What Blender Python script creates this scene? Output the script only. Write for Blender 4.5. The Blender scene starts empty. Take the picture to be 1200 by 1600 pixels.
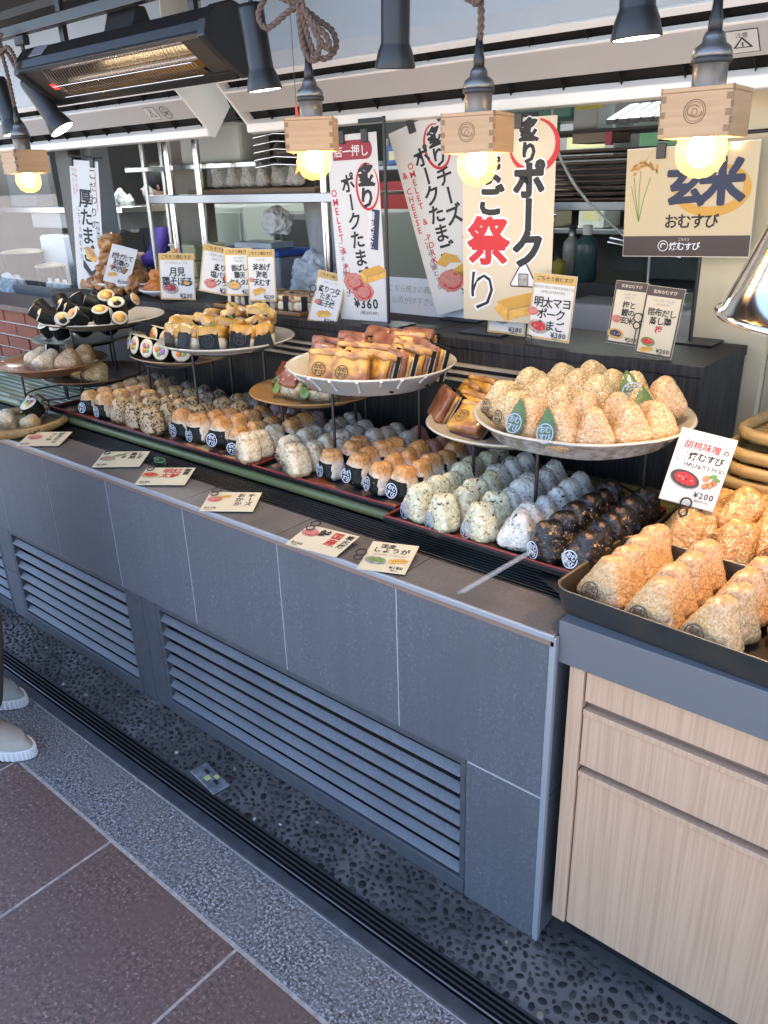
import bpy, bmesh, math, random
import numpy as np
from mathutils import Vector, Matrix, Euler, noise as mnoise
S = bpy.context.scene
COL = S.collection
RND = random.Random(7)
R_ = math.radians

# ------------------------------------------------------------------ camera
CAM_F, CAM_C = 1240.7, (0.5939, -1.1742, 1.6)
def _cam_axes(yaw, pitch, roll):
    cy, sy = math.cos(yaw), math.sin(yaw)
    fwd = Vector((sy*math.cos(pitch), cy*math.cos(pitch), -math.sin(pitch)))
    right = Vector((cy, -sy, 0)); down = fwd.cross(right)
    c, s = math.cos(roll), math.sin(roll)
    return c*right + s*down, -s*right + c*down, fwd
CR, CD, CF = _cam_axes(R_(-40.713), R_(22.779), R_(1.7457))
cam = bpy.data.cameras.new('camera'); cam_o = bpy.data.objects.new('camera', cam); COL.objects.link(cam_o)
cam.sensor_fit = 'VERTICAL'; cam.sensor_height = 36.0; cam.lens = CAM_F/1600*36
cam.clip_start = 0.02; cam.clip_end = 400
m = Matrix.Identity(4)
for i in range(3):
    m[i][0], m[i][1], m[i][2], m[i][3] = CR[i], -CD[i], -CF[i], CAM_C[i]
cam_o.matrix_world = m
S.camera = cam_o
def at(u, v, y):
    """world point on the vertical plane Y=y seen at photo pixel (u, v): used once, to measure where a thing stands"""
    d = CR*((u-600)/CAM_F) + CD*((v-800)/CAM_F) + CF
    return Vector(CAM_C) + d*((y-CAM_C[1])/d.y)

# ------------------------------------------------------------------ light
SUN_EL, SUN_AZ = 57.0, 18.0          # azimuth of the sun, degrees clockwise from +Y
w = bpy.data.worlds.new('World'); S.world = w; w.use_nodes = True
nt = w.node_tree; sky = nt.nodes.new('ShaderNodeTexSky'); sky.sky_type = 'NISHITA'; sky.sun_disc = False
sky.sun_elevation = R_(SUN_EL); sky.sun_rotation = R_(SUN_AZ)
sky.air_density = 0.8; sky.dust_density = 2.2; sky.ozone_density = 0.4
bg = nt.nodes['Background']; bg.inputs[1].default_value = 0.15
nt.links.new(sky.outputs[0], bg.inputs[0])
sun = bpy.data.lights.new('sun', 'SUN'); sun.energy = 5.0; sun.angle = R_(.5); sun.color = (1, .95, .88)
so = bpy.data.objects.new('sun', sun); COL.objects.link(so)
a, e = R_(SUN_AZ), R_(SUN_EL)
sdir = Vector((math.sin(a)*math.cos(e), math.cos(a)*math.cos(e), math.sin(e)))
so.rotation_euler = sdir.to_track_quat('Z', 'Y').to_euler(); so.location = (0, 6, 9)
vs = S.view_settings; vs.view_transform = 'Standard'; vs.look = 'None'; vs.gamma = 1; vs.use_curve_mapping = False
vs.exposure = 2.55
S.cycles.max_bounces = 8; S.cycles.transparent_max_bounces = 12; S.cycles.caustics_reflective = False; S.cycles.caustics_refractive = False
S.cycles.use_denoising = True; S.cycles.sample_clamp_indirect = 6.0

# ------------------------------------------------------------------ helpers
def lin(h):
    h = h.lstrip('#'); o = []
    for i in (0, 2, 4):
        c = int(h[i:i+2], 16)/255; o.append(c/12.92 if c <= .04045 else ((c+.055)/1.055)**2.4)
    return tuple(o)
def rgba(c): return (c[0], c[1], c[2], 1)

def tag(o, label=None, cat=None, group=None, kind=None):
    if label: o['label'] = label
    if cat: o['category'] = cat
    if group: o['group'] = group
    if kind: o['kind'] = kind
    return o
def thing(name, label, cat, loc=(0, 0, 0), rot=(0, 0, 0), group=None):
    o = bpy.data.objects.new(name, None); COL.objects.link(o); o.empty_display_size = .05
    o.location = loc; o.rotation_euler = rot
    return tag(o, label, cat, group)
def link(name, mesh, parent=None, loc=(0, 0, 0), rot=(0, 0, 0), sc=None):
    o = bpy.data.objects.new(name, mesh); COL.objects.link(o); o.location = loc; o.rotation_euler = rot
    if sc: o.scale = sc if hasattr(sc, '__len__') else (sc, sc, sc)
    if parent: o.parent = parent
    return o

class MB:
    """collects polygons of one object"""
    def __init__(s): s.v = []; s.f = []; s.mi = []; s.sm = []
    def add(s, vs, fs, mi=0, smooth=False):
        n = len(s.v); s.v += [tuple(p) for p in vs]
        for f in fs: s.f.append([n+i for i in f]); s.mi.append(mi); s.sm.append(smooth)
        return s
    def box(s, x0, x1, y0, y1, z0, z1, mi=0):
        vs = [(x, y, z) for z in (z0, z1) for y in (y0, y1) for x in (x0, x1)]
        return s.add(vs, [(0, 2, 3, 1), (4, 5, 7, 6), (0, 1, 5, 4), (2, 6, 7, 3), (0, 4, 6, 2), (1, 3, 7, 5)], mi)
    def obox(s, c, ax, ay, az, mi=0):
        c, ax, ay, az = map(Vector, (c, ax, ay, az))
        vs = [c+i*ax+j*ay+k*az for k in (-1, 1) for j in (-1, 1) for i in (-1, 1)]
        return s.add(vs, [(0, 2, 3, 1), (4, 5, 7, 6), (0, 1, 5, 4), (2, 6, 7, 3), (0, 4, 6, 2), (1, 3, 7, 5)], mi)
    def tube(s, pts, r, n=8, mi=0, caps=True, closed=False):
        pts = [Vector(p) for p in pts]; N = len(pts); rings = []
        rr = r if hasattr(r, '__len__') else [r]*N
        up = Vector((0, 0, 1)); prev = None
        for i, p in enumerate(pts):
            if closed: t = (pts[(i+1) % N]-pts[i-1])
            else: t = pts[min(i+1, N-1)]-pts[max(i-1, 0)]
            t = t.normalized() if t.length > 1e-9 else Vector((0, 0, 1))
            if prev is None:
                a = t.cross(up)
                if a.length < 1e-3: a = t.cross(Vector((1, 0, 0)))
            else: a = prev - t*prev.dot(t)
            a.normalize(); prev = a; b = t.cross(a)
            rings.append([p+(a*math.cos(2*math.pi*k/n)+b*math.sin(2*math.pi*k/n))*rr[i] for k in range(n)])
        vs = [q for rg in rings for q in rg]; fs = []
        for i in range(N if closed else N-1):
            j = (i+1) % N
            for k in range(n): fs.append((i*n+k, j*n+k, j*n+(k+1) % n, i*n+(k+1) % n))
        s.add(vs, fs, mi, True)
        if caps and not closed:
            s.add(rings[0], [tuple(range(n))], mi); s.add(rings[-1], [tuple(range(n-1, -1, -1))], mi)
        return s
    def lathe(s, prof, n=48, mi=0, c=(0, 0, 0), sx=1, sy=1, smooth=True, mis=None):
        vs = []; fs = []; mm = []
        for (r, z) in prof:
            for k in range(n):
                a = 2*math.pi*k/n; vs.append((c[0]+sx*r*math.cos(a), c[1]+sy*r*math.sin(a), c[2]+z))
        b = len(s.v); s.v += vs
        for i in range(len(prof)-1):
            for k in range(n):
                s.f.append([b+i*n+k, b+i*n+(k+1) % n, b+(i+1)*n+(k+1) % n, b+(i+1)*n+k])
                s.mi.append(mis[i] if mis else mi); s.sm.append(smooth)
        return s
    def poly(s, pts, mi=0): return s.add(pts, [tuple(range(len(pts)))], mi)
    def prism(s, pts2, a0, a1, axis='x', mi=0):
        """pts2: polygon; extruded along axis"""
        def mk(p, a):
            return {'x': (a, p[0], p[1]), 'y': (p[0], a, p[1]), 'z': (p[0], p[1], a)}[axis]
        n = len(pts2); vs = [mk(p, a0) for p in pts2]+[mk(p, a1) for p in pts2]
        fs = [tuple(range(n-1, -1, -1)), tuple(range(n, 2*n))]+[(i, (i+1) % n, n+(i+1) % n, n+i) for i in range(n)]
        return s.add(vs, fs, mi)
    def mesh(s, name, mats):
        me = bpy.data.meshes.new(name); me.from_pydata(s.v, [], s.f)
        for mt in (mats if isinstance(mats, (list, tuple)) else [mats]): me.materials.append(mt)
        me.polygons.foreach_set('material_index', s.mi); me.polygons.foreach_set('use_smooth', s.sm)
        bm = bmesh.new(); bm.from_mesh(me); bmesh.ops.recalc_face_normals(bm, faces=bm.faces); bm.to_mesh(me); bm.free()
        me.update(); return me
    def build(s, name, mats, parent=None, bev=0, seg=2, loc=(0, 0, 0), rot=(0, 0, 0)):
        o = link(name, s.mesh(name, mats), parent, loc, rot)
        if bev:
            b = o.modifiers.new('bevel', 'BEVEL'); b.width = bev; b.segments = seg; b.limit_method = 'ANGLE'; b.angle_limit = R_(40)
        return o

# ------------------------------------------------------------------ materials
MATS = {}
def mk(name, col, rough=.5, metal=0., var=None, bump=None, coat=0., coat_rough=.1, spec=.5, stretch=None, streak=None, trans=0., emit=None, subs=0., coatbump=None, rand=0.):
    """var=(scale, colour2, sharp 0..1); bump=(scale, strength, dist); streak=(scale vec, colour2, amount)"""
    if name in MATS: return MATS[name]
    mt = bpy.data.materials.new(name); mt.use_nodes = True; n = mt.node_tree.nodes; L = mt.node_tree.links
    p = n['Principled BSDF']; p.inputs['Base Color'].default_value = rgba(col)
    p.inputs['Roughness'].default_value = rough; p.inputs['Metallic'].default_value = metal
    p.inputs['Specular IOR Level'].default_value = spec
    if coat: p.inputs['Coat Weight'].default_value = coat; p.inputs['Coat Roughness'].default_value = coat_rough
    if trans: p.inputs['Transmission Weight'].default_value = trans
    if subs: p.inputs['Subsurface Weight'].default_value = subs; p.inputs['Subsurface Radius'].default_value = (.006, .004, .003)
    if emit: p.inputs['Emission Color'].default_value = rgba(emit[0]); p.inputs['Emission Strength'].default_value = emit[1]
    tc = n.new('ShaderNodeTexCoord'); src = tc.outputs['Object']
    if stretch:
        mp = n.new('ShaderNodeMapping'); mp.inputs['Scale'].default_value = stretch; L.new(src, mp.inputs[0]); src = mp.outputs[0]
    cur = None
    if var:
        vl = var if isinstance(var, list) else [var]
        for vv in vl:
            sc, c2, sharp = vv[:3]; ctr = vv[3] if len(vv) > 3 else .5
            nz = n.new('ShaderNodeTexNoise'); nz.inputs['Scale'].default_value = sc; nz.inputs['Detail'].default_value = 5; L.new(src, nz.inputs[0])
            rp = n.new('ShaderNodeValToRGB'); h = .02+.25*(1-sharp)
            rp.color_ramp.elements[0].position = max(0, ctr-h); rp.color_ramp.elements[1].position = min(1, ctr+h)
            L.new(nz.outputs[0], rp.inputs[0])
            mx = n.new('ShaderNodeMixRGB'); L.new(rp.outputs[0], mx.inputs[0])
            if cur is None: mx.inputs[1].default_value = rgba(col)
            else: L.new(cur, mx.inputs[1])
            mx.inputs[2].default_value = rgba(c2); cur = mx.outputs[0]
    if streak:
        mp2 = n.new('ShaderNodeMapping'); mp2.inputs['Scale'].default_value = streak[0]; L.new(tc.outputs['Object'], mp2.inputs[0])
        nz = n.new('ShaderNodeTexNoise'); nz.inputs['Scale'].default_value = 1; nz.inputs['Detail'].default_value = 6; L.new(mp2.outputs[0], nz.inputs[0])
        rp = n.new('ShaderNodeValToRGB'); rp.color_ramp.elements[0].position = .4; rp.color_ramp.elements[1].position = .65; L.new(nz.outputs[0], rp.inputs[0])
        ml = n.new('ShaderNodeMath'); ml.operation = 'MULTIPLY'; ml.inputs[1].default_value = streak[2]; L.new(rp.outputs[0], ml.inputs[0])
        mx = n.new('ShaderNodeMixRGB'); L.new(ml.outputs[0], mx.inputs[0])
        if cur is None: mx.inputs[1].default_value = rgba(col)
        else: L.new(cur, mx.inputs[1])
        mx.inputs[2].default_value = rgba(streak[1]); cur = mx.outputs[0]
    if rand:                                 # each piece a little lighter or darker than its neighbour
        oi = n.new('ShaderNodeObjectInfo'); mr = n.new('ShaderNodeMapRange'); mr.inputs[3].default_value = 1-rand; mr.inputs[4].default_value = 1+rand
        L.new(oi.outputs['Random'], mr.inputs[0]); hs = n.new('ShaderNodeHueSaturation'); L.new(mr.outputs[0], hs.inputs['Value'])
        if cur is not None: L.new(cur, hs.inputs['Color'])
        else: hs.inputs['Color'].default_value = rgba(col)
        cur = hs.outputs[0]
    if cur is not None: L.new(cur, p.inputs['Base Color'])
    if bump:
        nz = n.new('ShaderNodeTexNoise'); nz.inputs['Scale'].default_value = bump[0]; nz.inputs['Detail'].default_value = 4; L.new(src, nz.inputs[0])
        b = n.new('ShaderNodeBump'); b.inputs['Strength'].default_value = bump[1]; b.inputs['Distance'].default_value = bump[2] if len(bump) > 2 else .002
        L.new(nz.outputs[0], b.inputs['Height']); L.new(b.outputs[0], p.inputs['Normal'])
    if coatbump:
        nz = n.new('ShaderNodeTexNoise'); nz.inputs['Scale'].default_value = coatbump[0]; nz.inputs['Detail'].default_value = 2; nz.inputs['Distortion'].default_value = 1.5; L.new(tc.outputs['Object'], nz.inputs[0])
        b = n.new('ShaderNodeBump'); b.inputs['Strength'].default_value = coatbump[1]; b.inputs['Distance'].default_value = .004
        L.new(nz.outputs[0], b.inputs['Height']); L.new(b.outputs[0], p.inputs['Coat Normal'])
    MATS[name] = mt; return mt

def grain_mat(name, stops, top=None, rough=.55, film=.35, speck=None):
    """rice: colour from the per-grain random number; top=(z0, z1, stops2) blends to a toasted palette with height; speck = big soft patches (scale, colour, lo, hi)"""
    if name in MATS: return MATS[name]
    mt = bpy.data.materials.new(name); mt.use_nodes = True; n = mt.node_tree.nodes; L = mt.node_tree.links
    p = n['Principled BSDF']; p.inputs['Roughness'].default_value = rough; p.inputs['Specular IOR Level'].default_value = .35
    at_ = n.new('ShaderNodeAttribute'); at_.attribute_name = 'grain'
    def ramp(st):
        r = n.new('ShaderNodeValToRGB'); el = r.color_ramp.elements
        while len(el) < len(st): el.new(.5)
        for q, (ps, c) in zip(el, st): q.position = ps; q.color = rgba(c)
        L.new(at_.outputs['Fac'], r.inputs[0]); return r.outputs[0]
    cur = ramp(stops); tc = n.new('ShaderNodeTexCoord')
    nz = n.new('ShaderNodeTexNoise'); nz.inputs['Scale'].default_value = 55; nz.inputs['Detail'].default_value = 3; L.new(tc.outputs['Object'], nz.inputs[0])
    if top:
        z0, z1, st2 = top
        sp = n.new('ShaderNodeSeparateXYZ'); L.new(tc.outputs['Object'], sp.inputs[0])
        ad = n.new('ShaderNodeMath'); ad.operation = 'MULTIPLY_ADD'; ad.inputs[1].default_value = .03; L.new(nz.outputs[0], ad.inputs[0]); L.new(sp.outputs[2], ad.inputs[2])
        mr = n.new('ShaderNodeMapRange'); mr.inputs[1].default_value = z0+.015; mr.inputs[2].default_value = z1+.015; L.new(ad.outputs[0], mr.inputs[0])
        mx = n.new('ShaderNodeMixRGB'); L.new(mr.outputs[0], mx.inputs[0]); L.new(cur, mx.inputs[1]); L.new(ramp(st2), mx.inputs[2]); cur = mx.outputs[0]
    if speck:
        nz2 = n.new('ShaderNodeTexNoise'); nz2.inputs['Scale'].default_value = speck[0]; nz2.inputs['Detail'].default_value = 3; L.new(tc.outputs['Object'], nz2.inputs[0])
        r = n.new('ShaderNodeMapRange'); r.inputs[1].default_value = speck[2]; r.inputs[2].default_value = speck[3]; L.new(nz2.outputs[0], r.inputs[0])
        mx = n.new('ShaderNodeMixRGB'); L.new(r.outputs[0], mx.inputs[0]); L.new(cur, mx.inputs[1]); mx.inputs[2].default_value = rgba(speck[1]); cur = mx.outputs[0]
    L.new(cur, p.inputs['Base Color'])
    p.inputs['Subsurface Weight'].default_value = .0
    if film:
        p.inputs['Coat Weight'].default_value = min(1, film*1.9); p.inputs['Coat Roughness'].default_value = .09
        b = n.new('ShaderNodeBump'); b.inputs['Strength'].default_value = .85; b.inputs['Distance'].default_value = .007
        nz3 = n.new('ShaderNodeTexNoise'); nz3.inputs['Scale'].default_value = 38; nz3.inputs['Detail'].default_value = 2; nz3.inputs['Distortion'].default_value = 2; L.new(tc.outputs['Object'], nz3.inputs[0])
        L.new(nz3.outputs[0], b.inputs['Height']); L.new(b.outputs[0], p.inputs['Coat Normal'])
    MATS[name] = mt; return mt

def glass_mat(name, tint=(1, 1, 1), refl=.012, rough=.02):
    if name in MATS: return MATS[name]
    mt = bpy.data.materials.new(name); mt.use_nodes = True; n = mt.node_tree.nodes; L = mt.node_tree.links
    n.remove(n['Principled BSDF']); t = n.new('ShaderNodeBsdfTransparent'); t.inputs[0].default_value = rgba(tint)
    g = n.new('ShaderNodeBsdfGlossy'); g.inputs['Roughness'].default_value = rough
    lw = n.new('ShaderNodeLayerWeight'); lw.inputs[0].default_value = .35
    m1 = n.new('ShaderNodeMath'); m1.operation = 'MULTIPLY_ADD'; m1.inputs[1].default_value = .14; m1.inputs[2].default_value = refl; L.new(lw.outputs['Fresnel'], m1.inputs[0])
    mx = n.new('ShaderNodeMixShader'); L.new(m1.outputs[0], mx.inputs[0]); L.new(t.outputs[0], mx.inputs[1]); L.new(g.outputs[0], mx.inputs[2])
    L.new(mx.outputs[0], n['Material Output'].inputs[0]); MATS[name] = mt; return mt
def bag_mat(name, col, al):
    if name in MATS: return MATS[name]
    mt = mk(name, col, .25, bump=(40, .8, .01)); p = mt.node_tree.nodes['Principled BSDF']; p.inputs['Alpha'].default_value = al; return mt

K = lambda v: (v, v, v)
M_black = mk('black_metal', K(.012), .42, .0, bump=(300, .05))
M_blackp = mk('black_plastic', K(.018), .38)
M_wire = mk('black_wire', K(.01), .35)
M_steel = mk('stainless_steel', (.62, .63, .64), .24, 1., bump=(8, .04))
M_steeld = mk('dull_steel', (.34, .35, .36), .35, 1.)
M_chrome = mk('polished_steel', (.88, .88, .88), .13, 1., bump=(5, .02))
M_tile = mk('basalt_tile', (.100, .109, .125), .55, var=[(110, (.055, .061, .072), .8, .55), (125, (.24, .255, .28), .85, .60), (14, (.10, .11, .13), .1), (3.2, (.085, .092, .104), .15)], bump=(350, .25, .001), rand=.09, streak=((40, 40, 1.2), (.075, .082, .10), .45))
M_tiletop = mk('ledge_tile', (.13, .115, .105), .42, var=[(140, (.19, .165, .145), .7, .55), (12, (.10, .088, .08), .2)], bump=(300, .15, .001))
M_grout = mk('grout', (.42, .43, .45), .8, var=(60, (.3, .31, .33), .3))
M_trim = mk('steel_trim', (.34, .36, .39), .42, .35)
M_vent = mk('painted_slat', (.098, .106, .122), .5, rand=.06, bump=(200, .08), var=[(150, (.145, .158, .18), .6), (6, (.085, .095, .11), .1)])
M_ventf = mk('vent_frame', (.075, .082, .095), .5, var=(30, (.055, .06, .07), .2))
M_dark = mk('void_black', K(.006), .9)
M_granite = mk('granite', (.12, .13, .145), .5, var=[(125, (.014, .017, .023), .85, .51), (150, (.33, .35, .38), .88, .575), (9, (.10, .11, .122), .05, .62)], bump=(250, .2, .001))
M_paver = mk('brown_paver', (.125, .078, .070), .55, var=[(95, (.04, .026, .024), .7), (115, (.27, .21, .19), .92, .62), (60, (.15, .11, .10), .8, .64), (7, (.095, .060, .053), .1)], bump=(320, .3, .001), rand=.10)
M_pjoint = mk('paver_joint', (.36, .34, .33), .85, var=(50, (.2, .19, .18), .3))
M_mortar = mk('pebble_mortar', (.095, .089, .085), .85, spec=.2, var=[(30, (.07, .066, .063), .3), (5, (.19, .18, .17), .5, .58)], bump=(150, .4))
M_kerb = mk('drain_kerb', (.05, .056, .066), .42, var=(25, (.03, .034, .04), .3), bump=(80, .1))
M_woodbox = mk('dark_wood_laminate', (.017, .0165, .017), .6, spec=.3, streak=((170, 60, 7), (.042, .041, .041), .7), bump=(200, .1), var=(14, (.012, .0115, .012), .1))
M_pine = mk('hinoki_wood', (.47, .29, .15), .55, streak=((8, 8, 110), (.36, .2, .09), .55), bump=(120, .05))
M_endgrain = mk('end_grain', (.27, .16, .08), .6, var=(300, (.2, .11, .05), .3))
M_burn = mk('burnt_brand', (.16, .085, .04), .7)
M_lam = mk('oak_laminate', (.55, .37, .245), .5, streak=((210, 210, 3.2), (.42, .27, .17), .75), bump=(150, .04))
M_greyband = mk('grey_metal_band', (.125, .132, .142), .45)
M_pan = mk('dark_baking_pan', (.035, .04, .043), .38, .35, bump=(120, .05), var=(20, (.06, .055, .045), .2))
M_panin = mk('pan_inside', (.075, .055, .036), .35, .4, var=(18, (.045, .035, .026), .2))
M_lacq = mk('black_lacquer', K(.012), .18)
M_lacqr = mk('red_lacquer', (.17, .022, .018), .22)
M_bambg = mk('green_bamboo', (.135, .155, .058), .35, streak=((1.5, 60, 60), (.21, .2, .09), .7), bump=(60, .08))
M_bamby = mk('split_bamboo', (.44, .31, .125), .42, var=(9, (.34, .21, .07), .3), streak=((6, 90, 140), (.24, .14, .05), .6), bump=(40, .06))
M_node = mk('bamboo_node', (.42, .28, .10), .5)
M_cera = mk('cream_ceramic', (.52, .47, .36), .22, var=(9, (.44, .41, .33), .2), bump=(18, .08), coat=.3)
M_cerag = mk('grey_glaze', (.30, .29, .27), .25, var=[(16, (.42, .42, .41), .35), (60, (.22, .2, .17), .6)], bump=(25, .1), coat=.3)
M_cerab = mk('brown_ceramic', (.22, .105, .045), .3, var=(14, (.15, .07, .03), .2), coat=.2)
M_cerad = mk('olive_ceramic', (.085, .085, .06), .3, var=(20, (.13, .12, .08), .3), coat=.2)
M_white = mk('white_ceramic', K(.75), .2)
M_paper = mk('white_paper', (.58, .575, .55), .6, coat=.35, coat_rough=.12)
M_cream = mk('cream_paper', (.56, .485, .34), .6, coat=.3, coat_rough=.15)
M_laminate = mk('laminate_edge', (.62, .62, .58), .25)
M_ink = mk('black_ink', K(.012), .6)
M_red = mk('red_ink', (.50, .02, .025), .6)
M_redd = mk('maroon_ink', (.27, .022, .04), .6)
M_gold = mk('gold_band', (.5, .33, .10), .6)
M_orange = mk('ochre_ink', (.55, .3, .05), .6)
M_navy = mk('navy_ink', (.02, .03, .07), .6)
M_brownp = mk('brown_band', (.06, .042, .036), .6)
M_whitei = mk('white_ink', K(.68), .6)
M_pink = mk('pork_print', (.55, .22, .18), .6, var=(60, (.42, .15, .12), .3))
M_eggp = mk('egg_print', (.72, .45, .10), .6, var=(50, (.6, .3, .05), .2))
M_greenp = mk('green_print', (.12, .25, .05), .6)
M_brownf = mk('brown_print', (.33, .16, .07), .6, var=(90, (.5, .28, .12), .4))
M_fade = mk('faded_ink', (.3, .29, .27), .6)
M_acw = mk('ac_white', (.80, .80, .78), .4)
M_acb = mk('ac_beige', (.45, .44, .425), .45)
M_acg = mk('ac_grey', (.42, .49, .56), .4)
M_cord = mk('woven_cord', (.13, .085, .065), .8, bump=(900, .5))
M_sock = mk('pewter_socket', (.22, .21, .2), .4, .8, bump=(150, .2))
M_nori = mk('nori', (.0035, .0045, .0042), .5, spec=.18, var=(90, (.008, .010, .008), .4), bump=(160, .6, .002), coat=.10, coat_rough=.12, coatbump=(70, .9))
M_egg = mk('omelette', (.60, .33, .045), .42, var=[(45, (.56, .26, .025), .3), (24, (.22, .075, .02), .7, .50)], bump=(70, .3), coat=.5, coat_rough=.15, coatbump=(40, .4))
M_eggy = mk('soft_egg', (.78, .56, .18), .45, var=[(40, (.74, .46, .09), .3), (26, (.40, .15, .03), .65, .49)], bump=(70, .3), coat=.5, coatbump=(40, .4))
M_pork = mk('grilled_pork', (.22, .07, .028), .38, var=[(50, (.12, .032, .014), .3), (30, (.36, .15, .06), .6, .56)], bump=(90, .4), coat=.5, coatbump=(40, .4))
M_meat = mk('braised_meat', (.16, .035, .02), .35, var=(60, (.30, .09, .03), .5), bump=(80, .7, .004), coat=.5)
M_lettuce = mk('lettuce', (.13, .26, .045), .4, var=(50, (.28, .38, .12), .3), bump=(60, .6), coat=.4)
M_carrot = mk('carrot', (.6, .19, .03), .45)
M_salmon = mk('ham_pink', (.55, .22, .17), .45)
M_cabbage = mk('purple_cabbage', (.28, .14, .32), .45)
M_shiso = mk('shiso_leaf', (.045, .10, .022), .5, var=(80, (.08, .15, .04), .3), bump=(150, .5), coat=.4, coatbump=(40, .4))
M_fry = mk('fried_chicken', (.34, .155, .055), .45, var=[(50, (.22, .085, .028), .3), (25, (.48, .26, .1), .5)], bump=(120, .7, .004), coat=.2)
M_brick = mk('red_brick', (.26, .075, .04), .75, var=(40, (.19, .055, .03), .3), bump=(90, .4))
M_brickm = mk('brick_mortar', (.5, .47, .42), .85)
M_creamw = mk('cream_wall', (.62, .54, .36), .6, var=(3, (.56, .48, .32), .1))
M_kwall = mk('kitchen_wall', (.13, .13, .127), .6, var=(4, (.09, .09, .09), .1))
M_kdark = mk('kitchen_dark', (.05, .052, .055), .5, var=(6, (.03, .03, .033), .2))
M_plastw = mk('white_plastic', (.62, .66, .63), .4)
M_ply = mk('yellow_plastic', (.6, .58, .32), .4)
M_blue = mk('blue_lid', (.03, .09, .42), .35)
M_teal = mk('teal_box', (.12, .30, .27), .4)
M_purple = mk('purple_cloth', (.10, .06, .40), .8, bump=(200, .2))
M_navyc = mk('navy_cloth', (.02, .022, .075), .8)
M_skin = mk('skin', (.50, .30, .21), .5)
M_hair = mk('hair', K(.012), .5)
M_glove = bag_mat('white_glove', (.75, .77, .78), .9)
M_bag = bag_mat('clear_plastic_bag', (.7, .74, .78), .45)
M_ceil = mk('brown_ceiling', (.075, .032, .016), .6, streak=((3, 60, 60), (.045, .018, .01), .7))
M_trouser = mk('olive_cloth', (.075, .062, .045), .85, bump=(300, .3))
M_jacket = mk('dark_jacket', (.05, .05, .055), .85)
M_shoe = mk('beige_canvas', (.32, .29, .24), .8, bump=(500, .3))
M_shoeg = mk('grey_canvas', (.22, .235, .23), .8, bump=(500, .3))
M_sole = mk('white_sole', (.62, .62, .62), .55)
M_glass = glass_mat('window_glass')
M_film = mk('clear_tongs', (.5, .53, .55), .15); M_film.node_tree.nodes['Principled BSDF'].inputs['Alpha'].default_value = .18
M_printed = mk('printed_mat', (.42, .10, .03), .35, var=[(9, (.55, .38, .2), .75), (14, (.03, .03, .035), .85)], coat=.3)

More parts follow.
